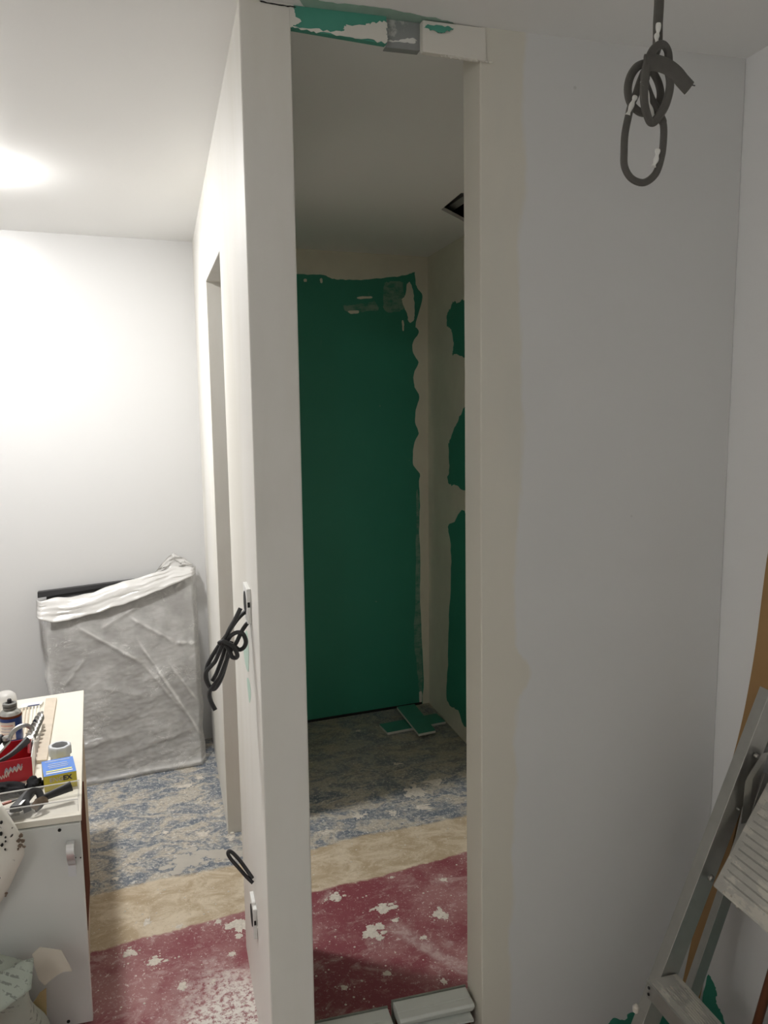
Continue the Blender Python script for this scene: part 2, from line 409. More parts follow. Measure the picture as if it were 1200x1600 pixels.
def text_mesh(body, size, loc, ux, uy, mat, parent, name='lettering', depth=0.0004, bold=0.0):
    cu = bpy.data.curves.new('t', 'FONT'); cu.body = body; cu.size = size; cu.extrude = depth; cu.align_x = 'CENTER'; cu.align_y = 'CENTER'; cu.offset = bold
    cu.resolution_u = 3
    o = bpy.data.objects.new('t', cu); COL.objects.link(o)
    dg = bpy.context.evaluated_depsgraph_get(); dg.update()
    me = bpy.data.meshes.new_from_object(o.evaluated_get(dg)); bpy.data.objects.remove(o)
    ux = Vector(ux).normalized(); uy = Vector(uy).normalized(); nz = ux.cross(uy)
    m = Matrix((ux, uy, nz)).transposed().to_4x4(); m.translation = Vector(loc) - room_loc(parent)
    me.transform(m); me.materials.clear(); me.materials.append(MATS[mat]); me.name = name
    p = bpy.data.objects.new(name, me); COL.objects.link(p); p.parent = parent
    return p

# ------------------------------------------------------------------ room shell
def ceil_z(y): return 2.45 - 0.0125 * (y - 1.7)
def far_y(x): return 4.0 + 0.115 * (x - 0.185)
XL, XR, YB = -2.2, 1.348, -1.4
XB = 1.385                                   # shower-side wall face

floor = struct('floor', box(bmn(), XL - 0.1, XB + 0.15, YB - 0.1, 4.3, -0.06, 0.0), 'floor_paint')

# ceiling slab with a service hole over the small room
hole = [(1.122, 3.18), (1.112, 2.93), (1.33, 2.90), (1.34, 3.41)]
outer = [(XL - 0.1, YB - 0.1), (XB + 0.15, YB - 0.1), (XB + 0.15, 4.3), (XL - 0.1, 4.3)]
allp = outer + hole
tri = tessellate_polygon([[Vector((x, y, 0)) for x, y in outer], [Vector((x, y, 0)) for x, y in hole]])
bm = bmn()
lo = [bm.verts.new((x, y, ceil_z(y))) for x, y in allp]; hi = [bm.verts.new((x, y, ceil_z(y) + 0.015)) for x, y in allp]
for t in tri:
    bm.faces.new([lo[i] for i in t]); bm.faces.new([hi[i] for i in t][::-1])
for i in range(4):
    bm.faces.new((lo[4 + i], lo[4 + (i + 1) % 4], hi[4 + (i + 1) % 4], hi[4 + i]))
ceiling = struct('ceiling', bm, 'ceiling_paint')
part('ceiling_void', box(bmn(), XL - 0.1, XB + 0.15, YB - 0.1, 4.3, 2.75, 2.8), 'hole_dark', ceiling)
part('hanger_rail', box(bmn(), 1.19, 1.235, 2.7, 3.5, 2.47, 2.51), 'stud_grey', ceiling)
bm = bmn()
for (x0, x1, y0, y1) in ((XL - 0.1, XB + 0.15, YB - 0.15, YB - 0.1), (XL - 0.1, XB + 0.15, 4.3, 4.35), (XL - 0.15, XL - 0.1, YB - 0.1, 4.3), (XB + 0.15, XB + 0.2, YB - 0.1, 4.3)):
    box(bm, x0, x1, y0, y1, 2.40, 2.80)
part('void_edge', bm, 'hole_dark', ceiling)
coat('bare_joint', [(0.3004, 1.6621, 2.4495), (0.3528, 1.6723, 2.4495), (0.4172, 1.6721, 2.4495), (0.4692, 1.6699, 2.4495), (0.5252, 1.678, 2.4495), (0.612, 1.6905, 2.4495), (0.6345, 1.7056, 2.4495), (0.6475, 1.7174, 2.4495), (0.6078, 1.7182, 2.4495), (0.5375, 1.7179, 2.4495), (0.4823, 1.7172, 2.4495), (0.4003, 1.7121, 2.4495), (0.3204, 1.7045, 2.4495)], (0, 0, 0.0004), 'green_smudge', ceiling, rag=0.003)

# walls out of view, behind and beside the camera
ZT = 2.5
struct('wall_left', box(bmn(), XL - 0.1, XL, YB, 4.2, 0, ZT), 'white_paint')
struct('wall_back', box(bmn(), XL - 0.1, XR + 0.1, YB - 0.1, YB, 0, ZT), 'white_paint')
wr = struct('wall_right', box(bmn(), XR, XR + 0.12, YB, 1.80, 0, ZT), 'white_paint')
wbr = struct('wall_inner_right', box(bmn(), XB, XB + 0.12, 1.80, 4.3, 0, ZT), 'bare_filler')
XP0, XP1 = 0.185, 0.286
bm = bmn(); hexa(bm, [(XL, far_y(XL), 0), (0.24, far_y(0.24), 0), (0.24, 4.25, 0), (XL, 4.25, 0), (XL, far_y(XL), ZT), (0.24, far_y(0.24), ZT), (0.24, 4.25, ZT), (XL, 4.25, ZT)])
wf = struct('wall_far', bm, 'white_paint_dimmed')
bm = bmn(); hexa(bm, [(0.24, far_y(0.24), 0), (XB, far_y(XB), 0), (XB, 4.28, 0), (0.24, 4.28, 0), (0.24, far_y(0.24), ZT), (XB, far_y(XB), ZT), (XB, 4.28, ZT), (0.24, 4.28, ZT)])
wfg = struct('wall_far_inner', bm, 'green_board')

# partition with the doorway; its end is the pillar of the narrow opening
D0T, D0B, D1, DH = 2.40, 2.345, 3.06, 2.10
bm = bmn()
prof = [(1.7, 0), (D0B, 0), (D0T, DH), (D1 + 0.04, DH + 0.015), (D1 - 0.02, 0), (4.06, 0), (4.06, ZT), (1.7, ZT)]
a = [bm.verts.new((XP0, y, z)) for y, z in prof]; b = [bm.verts.new((XP1, y, z)) for y, z in prof]
for q in ((0, 1, 2, 7), (2, 3, 6, 7), (3, 4, 5, 6)):
    bm.faces.new([a[i] for i in q]); bm.faces.new([b[i] for i in q][::-1])
for i in range(8): bm.faces.new((a[i], a[(i + 1) % 8], b[(i + 1) % 8], b[i]))
wp = struct('wall_partition', bm, 'primed_filler', bevel=0.003)
bm = bmn()
for i in range(14):
    x = XP0 + 0.005 + random.random() * 0.09; y = D1 - 0.02 - random.random() * 0.014; r = 0.004 + random.random() * 0.006
    lathe(bm, [(r, 0), (r * 0.8, r * 0.5), (0, r * 0.7)], (x, y, 0), 6)
part('jamb_foot_crumbs', bm, 'plaster_drop', wp)['kind'] = 'stuff'
coat('green_smear', [(0.1848, 2.0593, 1.0647), (0.1848, 1.98, 1.112), (0.1848, 1.9388, 1.0991), (0.1848, 1.9392, 1.0505), (0.1848, 1.967, 1.0089), (0.1848, 2.0302, 1.0052), (0.1848, 2.0721, 1.0265)], (-0.0004, 0, 0), 'pale_green', wp, rag=0.002)
coat('green_smear', [(0.1848, 2.0071, 0.9789), (0.1848, 1.9423, 0.9924), (0.1848, 1.9208, 0.9672), (0.1848, 1.9609, 0.9313), (0.1848, 1.9873, 0.9436)], (-0.0004, 0, 0), 'pale_green', wp, rag=0.001)

# front wall right of the opening, and the unfinished lintel over it
bm = bmn()
hexa(bm, [(0.706, 1.7, 0), (XR, 1.7, 0), (XR, 1.8, 0), (0.706, 1.8, 0), (0.686, 1.7, ZT), (XR, 1.7, ZT), (XR, 1.8, ZT), (0.686, 1.8, ZT)])
wfr = struct('wall_front', bm, 'front_wall_coats', bevel=0.003)
# lintel: filler-smeared green board, bare steel channel, filled board
bm = bmn(); hexa(bm, [(XP1, 1.702, 2.408), (0.483, 1.702, 2.397), (0.483, 1.722, 2.399), (XP1, 1.722, 2.410), (XP1, 1.702, 2.4495), (0.483, 1.702, 2.4495), (0.483, 1.722, 2.4495), (XP1, 1.722, 2.4495)])
lb = part('lintel_board', bm, 'green_bright', wfr); lb['label'] = 'green plasterboard strip smeared with white filler'
coat('filler_smear', [(0.2253, 1.7018, 2.4542), (0.282, 1.7018, 2.4605), (0.2917, 1.7018, 2.4428), (0.2952, 1.7018, 2.4314), (0.3065, 1.7018, 2.4208), (0.2909, 1.7018, 2.412), (0.287, 1.7018, 2.4093), (0.2628, 1.7018, 2.4068), (0.2433, 1.7018, 2.4305)], (0, -0.0012, 0), 'primed_filler', wfr, rag=0.002)
coat('filler_smear', [(0.2869, 1.7012, 2.4102), (0.3189, 1.7012, 2.41), (0.3578, 1.7012, 2.4092), (0.388, 1.7012, 2.4111), (0.3947, 1.7012, 2.419), (0.404, 1.7012, 2.4236), (0.4373, 1.7012, 2.4271), (0.4561, 1.7012, 2.4339), (0.4818, 1.7012, 2.439), (0.483, 1.7012, 2.4258), (0.4829, 1.7012, 2.4123), (0.4827, 1.7012, 2.3989), (0.4503, 1.7012, 2.4005), (0.4169, 1.7012, 2.402), (0.3839, 1.7012, 2.4035), (0.3447, 1.7012, 2.4043), (0.3124, 1.7012, 2.4057)], (0, -0.0012, 0), 'filler', wfr, rag=0.0025)
bm = bmn(); box(bm, 0.4835, 0.5575, 1.712, 1.714, 2.395, 2.449); box(bm, 0.4835, 0.5575, 1.714, 1.732, 2.395, 2.397)
st = part('steel_channel', bm, 'stud_grey', wfr); st['label'] = 'bare grey steel channel'
coat('filler_smear', [(0.4885, 1.7118, 2.4074), (0.5105, 1.7118, 2.4108), (0.5354, 1.7118, 2.417), (0.5493, 1.7118, 2.4147), (0.5437, 1.7118, 2.4092), (0.5215, 1.7118, 2.4082)], (0, -0.0008, 0), 'print_white', wfr, rag=0.002)
bm = bmn(); hexa(bm, [(0.558, 1.692, 2.386), (0.70, 1.694, 2.381), (0.70, 1.712, 2.383), (0.558, 1.712, 2.388), (0.558, 1.692, 2.447), (0.70, 1.699, 2.4495), (0.70, 1.712, 2.4495), (0.558, 1.712, 2.4495)])
lb2 = part('lintel_board', bm, 'filler', wfr, bevel=0.002)
coat('bare_patch', [(0.5622, 1.6915, 2.4312), (0.5733, 1.6915, 2.4385), (0.6124, 1.6915, 2.4388), (0.6236, 1.6915, 2.4351), (0.6124, 1.6915, 2.4302), (0.5984, 1.6915, 2.425), (0.5872, 1.6915, 2.4276), (0.5705, 1.6915, 2.4296)], (0, -0.0008, 0), 'green_bright', wfr, rag=0.002)
bm = bmn()
for i in range(40):
    x = 0.60 + 0.115 * i / 40; r = 0.0015 + random.random() * 0.0022
    lathe(bm, [(0, -r), (r, 0), (0, r)], (x, 1.694 + random.random() * 0.004, 2.3835 - 0.0025 * i / 40), 6)
part('ragged_lip', bm, 'filler', wfr)['kind'] = 'stuff'
# ceiling gap over the pillar
coat('open_joint', [(0.2248, 1.6985, 2.4492), (0.2559, 1.6985, 2.4468), (0.2912, 1.6985, 2.446), (0.295, 1.6985, 2.4441), (0.2684, 1.6985, 2.4447), (0.2371, 1.6985, 2.4459)], (0, -0.0004, 0), 'hole_dark', wp, rag=0.0008)
# bare green board at the foot of both walls
coat('bare_patch', [(1.0519, 1.6995, -0.0194), (1.0595, 1.6995, 0.0419), (1.0738, 1.6995, 0.0681), (1.1064, 1.6995, 0.0532), (1.1248, 1.6995, 0.0712), (1.1595, 1.6995, 0.067), (1.1928, 1.6995, 0.0538), (1.2722, 1.6995, 0.0299), (1.3332, 1.6995, 0.0083), (1.3419, 1.6995, -0.0901)], (0, -0.0006, 0), 'green_board', wfr, rag=0.003)
coat('bare_patch', [(1.3475, 1.6944, 0.009), (1.3475, 1.6888, 0.1271), (1.3475, 1.6741, 0.1436), (1.3475, 1.6551, 0.1317), (1.3475, 1.6465, 0.1179), (1.3475, 1.647, 0.0878), (1.3475, 1.6286, 0.0799), (1.3475, 1.6119, 0.0563), (1.3475, 1.5884, 0.0022)], (-0.0006, 0, 0), 'green_board', wr, rag=0.003)

# filler coats on the green end wall (far_y plane)
N_ = (0.115 * 0.0012, -0.0012, 0)
coat('filler_band', [(0.6103, 4.0489, 2.4419), (0.6805, 4.057, 2.4462), (1.0044, 4.0942, 2.4474), (1.2839, 4.1263, 2.4449), (1.4659, 4.1473, 2.4424), (1.4658, 4.1473, 2.348), (1.3847, 4.1379, 2.3376), (1.3192, 4.1304, 2.3441), (1.2831, 4.1263, 2.3295), (1.2115, 4.118, 2.3132), (1.1408, 4.1099, 2.3036), (1.0363, 4.0979, 2.2893), (0.9339, 4.0861, 2.2847), (0.8733, 4.0791, 2.285), (0.8171, 4.0727, 2.301), (0.735, 4.0632, 2.3002), (0.6767, 4.0565, 2.3005), (0.6062, 4.0484, 2.2971)], N_, 'bare_filler', wfg, rag=0.002)
coat('filler_band', [(1.3265, 4.1313, 2.3573), (1.4658, 4.1473, 2.3643), (1.4631, 4.147, -0.0575), (1.3525, 4.1342, -0.025), (1.3532, 4.1343, 0.1459), (1.3392, 4.1327, 0.4591), (1.3323, 4.1319, 0.6223), (1.337, 4.1325, 0.8004), (1.3303, 4.1317, 0.9776), (1.3348, 4.1322, 1.1173), (1.3317, 4.1318, 1.2493), (1.3357, 4.1323, 1.2906), (1.2986, 4.128, 1.3368), (1.2952, 4.1276, 1.3951), (1.3068, 4.129, 1.4629), (1.3293, 4.1316, 1.5065), (1.3111, 4.1295, 1.5646), (1.3152, 4.1299, 1.632), (1.334, 4.1321, 1.6992), (1.3085, 4.1292, 1.7496), (1.3014, 4.1284, 1.7997), (1.3127, 4.1297, 1.843), (1.3313, 4.1318, 1.8797), (1.3022, 4.1285, 1.9257), (1.2989, 4.1281, 1.9818), (1.3321, 4.1319, 2.0285), (1.3249, 4.1311, 2.0547), (1.314, 4.1298, 2.0708), (1.34, 4.1328, 2.1567), (1.355, 4.1345, 2.2225), (1.326, 4.1312, 2.2603), (1.3154, 4.13, 2.2987)], N_, 'bare_filler', wfg, rag=0.0015, sub=4)
coat('filler_dab', [(1.2718, 4.1243, 2.2838), (1.2897, 4.1263, 2.2781), (1.3038, 4.1279, 2.2204), (1.3105, 4.1287, 2.1295), (1.303, 4.1278, 2.0934), (1.2776, 4.1249, 2.0862), (1.267, 4.1237, 2.1282), (1.2457, 4.1213, 2.1665), (1.2388, 4.1205, 2.1986), (1.2605, 4.123, 2.2252)], N_, 'bare_filler', wfg, rag=0.003)
coat('filler_scrape', [(1.1404, 4.1096, 2.2717), (1.1616, 4.1121, 2.2822), (1.2397, 4.1211, 2.2889), (1.2465, 4.1218, 2.2409), (1.253, 4.1226, 2.1603), (1.2027, 4.1168, 2.136), (1.1459, 4.1103, 2.1375), (1.1326, 4.1087, 2.2043)], (0, -0.0006, 0), 'thin_filler', wfg, rag=0.004)
coat('filler_scrape', [(0.9178, 4.0841, 2.1492), (0.9657, 4.0896, 2.1634), (1.0693, 4.1015, 2.1797), (1.0868, 4.1035, 2.1867), (1.1038, 4.1054, 2.1425), (0.9994, 4.0934, 2.1265), (0.9479, 4.0875, 2.1218)], (0, -0.0006, 0), 'thin_filler', wfg, rag=0.004)
coat('filler_dab', [(0.9971, 4.093, 2.2024), (1.0662, 4.1009, 2.2082), (1.0695, 4.1013, 2.1988), (1.0038, 4.0937, 2.1932)], (0, -0.0008, 0), 'bare_filler', wfg, rag=0.001)
coat('filler_dab', [(0.9446, 4.0869, 2.1311), (0.996, 4.0928, 2.1359), (0.9993, 4.0932, 2.1233), (0.9581, 4.0885, 2.1189)], (0, -0.0008, 0), 'bare_filler', wfg, rag=0.001)
coat('filler_dab', [(1.238, 4.1207, 2.0916), (1.2488, 4.1219, 2.0854), (1.2485, 4.1219, 2.0463), (1.2412, 4.121, 2.0429)], (0, -0.0008, 0), 'bare_filler', wfg, rag=0.001)
coat('filler_dab', [(0.7182, 4.0609, 2.2779), (0.7312, 4.0624, 2.2785), (0.7309, 4.0624, 2.2662), (0.7179, 4.0609, 2.2656)], (0, -0.0008, 0), 'bare_filler', wfg, rag=0.0008)
coat('filler_dab', [(0.8001, 4.0703, 2.2816), (0.8101, 4.0715, 2.2852), (0.813, 4.0718, 2.2668), (0.803, 4.0706, 2.2632)], (0, -0.0008, 0), 'bare_filler', wfg, rag=0.0008)
coat('filler_scrape', [(1.3124, 4.1294, 1.1534), (1.3274, 4.1312, 1.1595), (1.3328, 4.1318, 0.7297), (1.3454, 4.1332, 0.1471), (1.3333, 4.1318, 0.0562), (1.3146, 4.1297, 0.1883), (1.2966, 4.1276, 0.4098), (1.3099, 4.1291, 0.7317)], (0, -0.0004, 0), 'thin_filler', wfg, rag=0.004)
coat('filler_dab', [(1.3255, 4.1307, 0.0686), (1.341, 4.1325, 0.0663), (1.3408, 4.1325, 0.0068), (1.3291, 4.1311, 0.0049)], (0, -0.0008, 0), 'filler', wfg, rag=0.0008)
part('floor_gap', hexa(bmn(), [(0.29, far_y(0.29) - 0.006, 0), (1.34, far_y(1.34) - 0.006, 0), (1.34, far_y(1.34), 0), (0.29, far_y(0.29), 0), (0.29, far_y(0.29) - 0.006, 0.012), (1.34, far_y(1.34) - 0.006, 0.012), (1.34, far_y(1.34), 0.012), (0.29, far_y(0.29), 0.012)]), 'hole_dark', wfg)
# bare green patches on the inner right wall
for pts in ([(1.3845, 3.7522, 2.1422), (1.3845, 3.6827, 2.1369), (1.3845, 3.5664, 2.1174), (1.3845, 3.5644, 1.8923), (1.3845, 3.6815, 1.8933), (1.3845, 3.7605, 1.901), (1.3845, 3.7428, 1.9394), (1.3845, 3.7697, 2.0021), (1.3845, 3.7968, 2.0289), (1.3845, 3.8334, 2.0383), (1.3845, 3.8426, 2.0853), (1.3845, 3.7969, 2.1201)],
            [(1.3845, 3.6627, 1.5972), (1.3845, 3.5621, 1.6342), (1.3845, 3.5591, 1.284), (1.3845, 3.7139, 1.2663), (1.3845, 3.796, 1.2617), (1.3845, 3.8335, 1.297), (1.3845, 3.8053, 1.3315), (1.3845, 3.8147, 1.4428), (1.3845, 3.7962, 1.4817), (1.3845, 3.7238, 1.5468)],
            [(1.3845, 3.824, 1.0441), (1.3845, 3.7679, 1.0652), (1.3845, 3.5574, 1.0982), (1.3845, 3.5491, 0.1503), (1.3845, 3.6729, 0.1298), (1.3845, 3.766, 0.1154), (1.3845, 3.8436, 0.1356), (1.3845, 3.824, 0.3155), (1.3845, 3.8048, 0.593), (1.3845, 3.7767, 0.7992), (1.3845, 3.7863, 0.9616)]):
    coat('bare_patch', pts, (-0.0006, 0, 0), 'green_board', wbr, rag=0.006)

# plaster on the floor
def splat(c, rx, ry, seed, mat='plaster_drop', hgt=0.0016, rag=0.62, lobes=7):
    rnd = random.Random(seed * 13 + 1); bm = bmn()
    def one(cx, cy, ax, ay, sd, n):
        def rad(a):
            p = Vector((math.cos(a), math.sin(a), sd * 3.7))
            return max(0.4, 0.95 + rag * (0.7 * mnoise.noise(p * 1.1) + 0.6 * mnoise.noise(p * 3.3) + 0.6 * mnoise.noise(p * 9.0)))
        rings = []
        for f, z in ((1.0, 0.0002), (0.88, hgt * 0.7), (0.5, hgt), (0.2, hgt * 0.8)):
            rings.append([bm.verts.new((cx + ax * f * rad(a) * math.cos(a), cy + ay * f * rad(a) * math.sin(a), z + (rnd.uniform(-0.25, 0.25) * hgt if f < 0.9 else 0))) for a in (2 * math.pi * k / n for k in range(n))])
        for a, b in zip(rings, rings[1:]):
            for k in range(n): bm.faces.new((a[k], a[(k + 1) % n], b[(k + 1) % n], b[k]))
        bm.faces.new(rings[-1])
    big = rx > 0.016
    one(c[0], c[1], rx * (0.72 if big else 1), ry * (0.72 if big else 1), seed + 0.5, 40 if big else 20)
    if big:
        for i in range(lobes):
            a = rnd.uniform(0, 6.28); f = rnd.uniform(0.55, 1.15); q = rnd.uniform(0.10, 0.34)
            one(c[0] + rx * f * math.cos(a), c[1] + ry * f * math.sin(a), rx * q * 1.2, ry * q, seed + i * 1.7, 20)
    for i in range(int(12 + 500 * rx)):        # crumbs flicked around the splat
        a = rnd.uniform(0, 6.28); f = 0.9 + abs(rnd.gauss(0, 0.6)); r = 0.0008 + 0.0025 * rnd.random() ** 3
        lathe(bm, [(r, 0.0001), (r * 0.7, r * 0.3), (0, r * 0.35)], (c[0] + rx * f * math.cos(a), c[1] + ry * f * math.sin(a), 0.0), 6, cap=False)
    return part('plaster_splat', bm, mat, floor)
SPL = [((-0.0863, 2.3541, 0), .030, .022), ((-0.1644, 2.4218, 0), .026, .020), ((0.1785, 2.4564, 0), .040, .045), ((-0.0107, 2.2248, 0), .012, .018), ((0.1102, 2.4968, 0), .010, .012),
       ((0.1387, 2.3244, 0), .012, .010), ((0.0782, 2.2208, 0), .006, .008), ((-0.0131, 2.5057, 0), .012, .008), ((-0.1132, 2.5621, 0), .014, .02),
       ((0.5751, 2.304, 0), .038, .045), ((0.6466, 2.4098, 0), .035, .03), ((0.5042, 2.5176, 0), .03, .025), ((0.8153, 2.332, 0), .025, .03), ((0.8916, 2.5089, 0), .014, .010),
       ((0.5737, 2.1102, 0), .012, .012), ((0.4393, 2.0887, 0), .010, .010), ((0.6665, 2.3409, 0), .014, .010), ((0.7276, 2.2336, 0), .012, .010), ((0.7225, 2.0336, 0), .009, .012), ((0.7205, 2.5754, 0), .008, .006),
       ((0.9901, 3.1559, 0), .05, .06), ((0.8538, 3.0125, 0), .018, .02), ((0.7089, 3.0285, 0), .03, .02), ((0.5637, 2.9419, 0), .03, .018), ((0.9803, 3.0191, 0), .05, .02), ((1.1032, 3.2215, 0), .04, .03), ((0.9933, 3.4421, 0), .02, .015),
       ((0.0903, 3.0672, 0), .028, .03), ((-0.0526, 3.1195, 0), .012, .012), ((-0.2264, 2.8457, 0), .012, .010), ((0.1016, 3.5666, 0), .02, .02), ((0.1971, 3.0109, 0), .02, .02), ((0.0377, 3.5021, 0), .04, .02), ((0.9129, 3.8698, 0), .015, .012)]
for i, (c, rx, ry) in enumerate(SPL): splat(c, rx, ry, i)
splat((0.0235, 2.8907, 0), .085, .07, 101, 'screed_patch', 0.001); splat((0.1473, 2.8987, 0), .09, .05, 103, 'screed_patch', 0.001)
bm = bmn(); rnd = random.Random(5)
for i in range(2600):
    x = rnd.uniform(-0.3, 1.36); y = rnd.uniform(1.85, 3.95)
    if 0.17 < x < 0.30 and not (2.36 < y < 3.05): continue
    if rnd.random() < 0.35 and 2.5 < y < 2.85: continue
    r = 0.0008 + 0.0035 * rnd.random() ** 5
    lathe(bm, [(r, 0), (r * 0.7, r * 0.35), (0, r * 0.4)], (x, y, 0.0), 6, cap=False)
part('plaster_specks', bm, 'plaster_drop', floor)['kind'] = 'stuff'
bm = bmn()
for q in ((0.8185, 3.5446, 0), (0.8533, 3.5853, 0), (0.7742, 3.9291, 0), (0.7792, 3.4304, 0), (1.2689, 3.3734, 0)):
    for j in range(3):
        x, y = q[0] + rnd.uniform(-.012, .012), q[1] + rnd.uniform(-.012, .012); r = rnd.uniform(.003, .006)
        lathe(bm, [(r, 0), (r * 0.9, r * 0.6), (0, r)], (x, y, 0), 5)
part('grit_crumbs', bm, 'grey_green', floor)['kind'] = 'stuff'

# ------------------------------------------------------------------ ceiling lamp over the passage just left of the frame, and an unseen globe added to brighten the near room
def dome_lamp(at, mat, label):
    bx_, by_ = at; cz = ceil_z(by_)
    t = thing('ceiling_lamp', (bx_, by_, cz), label, 'lamp')
    part('lamp_base', lathe(bmn(), [(0.0, 0.0), (DOME_R + 0.004, 0.0), (DOME_R + 0.004, -0.006), (0.0, -0.006)], (bx_, by_, cz - 0.001), 24, cap=False), 'white_plastic', t, smooth=True)
    part('diffuser', lathe(bmn(), [(0.0, -0.030), (DOME_R * 0.72, -0.028), (DOME_R, -0.018), (DOME_R, -0.0075)], (bx_, by_, cz), 12, cap=False), mat, t, smooth=True)
dome_lamp(DOME_AT, 'opal_glow', 'round ceiling lamp with lit opal diffuser above the cabinet')
bx_, by_ = NEAR_AT; cz = ceil_z(by_)  # fill light added out of view to lift the front wall
t = thing('fill_globe', (bx_, by_, cz), 'unseen opal globe added to brighten the near room', 'lamp')
part('ceiling_plate', lathe(bmn(), [(0.0, 0.0), (0.045, 0.0), (0.045, -0.012), (0.02, -0.02), (0.0, -0.02)], (bx_, by_, cz - 0.001), 20, cap=False), 'white_plastic', t, smooth=True)
part('stem', tube(bmn(), [(bx_, by_, cz - 0.02), (bx_, by_, cz - 0.092)], 0.006, 8, 1), 'white_plastic', t)
part('globe', lathe(bmn(), [(0.05 * math.sin(math.pi * i / 6), -0.05 * math.cos(math.pi * i / 6)) for i in range(7)], (bx_, by_, cz - 0.14), 10, cap=False), 'fill_glow', t, smooth=True)

# ------------------------------------------------------------------ low cabinet used as a tool bench
CT = 0.600
cA, cB, cC, cD = (-0.247, 2.157), (-0.324, 3.159), (-0.86, 3.062), (-0.86, 2.157)
t = thing('cabinet', (-0.55, 2.6, 0), 'low white cabinet with grey door covered in tools', 'cabinet')
def quad(bm, pts, z0, z1): return hexa(bm, [(x, y, z0) for x, y in pts] + [(x, y, z1) for x, y in pts])
part('cabinet_top', quad(bmn(), [cD, cA, cB, cC], CT - 0.018, CT), 'cabinet_white', t, bevel=0.0015)
d = part('door', box(bmn(), -0.86, -0.250, 2.150, 2.168, 0.004, CT - 0.020), 'door_grey', t, bevel=0.0015)
part('side_panel', hexa(bmn(), [(-0.285, 2.17, 0), (-0.263, 2.17, 0), (-0.332, 3.13, 0), (-0.354, 3.13, 0), (-0.285, 2.17, CT - 0.019), (-0.263, 2.17, CT - 0.019), (-0.332, 3.13, CT - 0.019), (-0.354, 3.13, CT - 0.019)]), 'chipboard', t)
bt = part('edge_batten', hexa(bmn(), [(-0.262, 2.169, 0.26), (-0.249, 2.169, 0.26), (-0.262, 2.40, 0.26), (-0.278, 2.40, 0.26), (-0.262, 2.169, CT - 0.019), (-0.249, 2.169, CT - 0.019), (-0.262, 2.40, CT - 0.019), (-0.278, 2.40, CT - 0.019)]), 'brown_wood', t)
bt['label'] = 'dark brown wooden batten'
part('edge_strip', hexa(bmn(), [(-0.284, 2.41, 0), (-0.277, 2.41, 0), (-0.291, 2.60, 0), (-0.299, 2.60, 0), (-0.281, 2.41, CT - 0.019), (-0.266, 2.41, CT - 0.019), (-0.281, 2.60, CT - 0.019), (-0.295, 2.60, CT - 0.019)]), 'pale_wood', t)
part('back_panel', hexa(bmn(), [(-0.86, 3.03, 0), (-0.345, 3.12, 0), (-0.345, 3.135, 0), (-0.86, 3.045, 0), (-0.86, 3.03, CT - 0.019), (-0.345, 3.12, CT - 0.019), (-0.345, 3.135, CT - 0.019), (-0.86, 3.045, CT - 0.019)]), 'chipboard', t)
part('side_panel', box(bmn(), -0.86, -0.842, 2.17, 3.03, 0, CT - 0.019), 'chipboard', t)
for (px) in ((-0.3015, 2.1495, 0.5687), (-0.3119, 2.1495, 0.0179), (-0.2669, 2.1495, 0.4856), (-0.2543, 2.1495, 0.4835)):
    r = 0.0045 if px[0] < -0.30 else 0.0018
    bm = lathe(bmn(), [(r, 0), (r, 0.002), (0, 0.002)], (0, 0, 0), 12)
    bmesh.ops.rotate(bm, verts=bm.verts, cent=(0, 0, 0), matrix=Matrix.Rotation(math.radians(90), 3, 'X'))
    bmesh.ops.translate(bm, verts=bm.verts, vec=(px[0], 2.1502, px[2])); part('screw_hole', bm, 'hole_dark', d)
# bent metal handle
hx, hz = -0.276, 0.510
bm = bmn(); w2 = 0.0095
hp = [(2.149, 0.026), (2.132, 0.024), (2.122, 0.014), (2.121, 0.0), (2.129, -0.020), (2.146, -0.040), (2.1485, -0.052)]
c = catmull([(0, y, z) for y, z in hp], 4)
for s0, s1 in zip(c, c[1:]):
    dv = (s1 - s0).normalized(); nn = Vector((0, -dv.z, dv.y)) * 0.0028
    hexa(bm, [(hx - w2, s0.y, hz + s0.z), (hx + w2, s0.y, hz + s0.z), (hx + w2, s1.y, hz + s1.z), (hx - w2, s1.y, hz + s1.z),
              (hx - w2, s0.y + nn.y, hz + s0.z + nn.z), (hx + w2, s0.y + nn.y, hz + s0.z + nn.z), (hx + w2, s1.y + nn.y, hz + s1.z + nn.z), (hx - w2, s1.y + nn.y, hz + s1.z + nn.z)])
hd = part('handle', bm, 'chrome', d); hd['label'] = 'bent chrome handle'
part('handle_base', box(bmn(), hx - 0.011, hx + 0.009, 2.1475, 2.150, hz - 0.075, hz - 0.015), 'pvc_grey', d)

# ------------------------------------------------------------------ things on the cabinet
Z0 = CT + 0.0005
# clear plastic tray
def tray_pt(x, y, z): return (x, y, z)
tA, tB, tC, tD = (-0.254, 2.172), (-0.261, 2.285), (-0.56, 2.252), (-0.555, 2.160)
bm = bmn()
def wall(bm, p, q, z0, z1, th=0.0025):
    dx, dy = q[0] - p[0], q[1] - p[1]; L = math.hypot(dx, dy); nx, ny = -dy / L * th, dx / L * th
    hexa(bm, [(p[0], p[1], z0), (q[0], q[1], z0), (q[0] + nx, q[1] + ny, z0), (p[0] + nx, p[1] + ny, z0), (p[0], p[1], z1), (q[0], q[1], z1), (q[0] + nx, q[1] + ny, z1), (p[0] + nx, p[1] + ny, z1)])
t = thing('tool_tray', (-0.43, 2.24, Z0), 'clear plastic tray holding black handled tools at front of cabinet', 'tray')
quad(bm, [tD, tA, tB, tC], Z0, Z0 + 0.003)
part('tray_base', bm, 'clear_plastic', t)
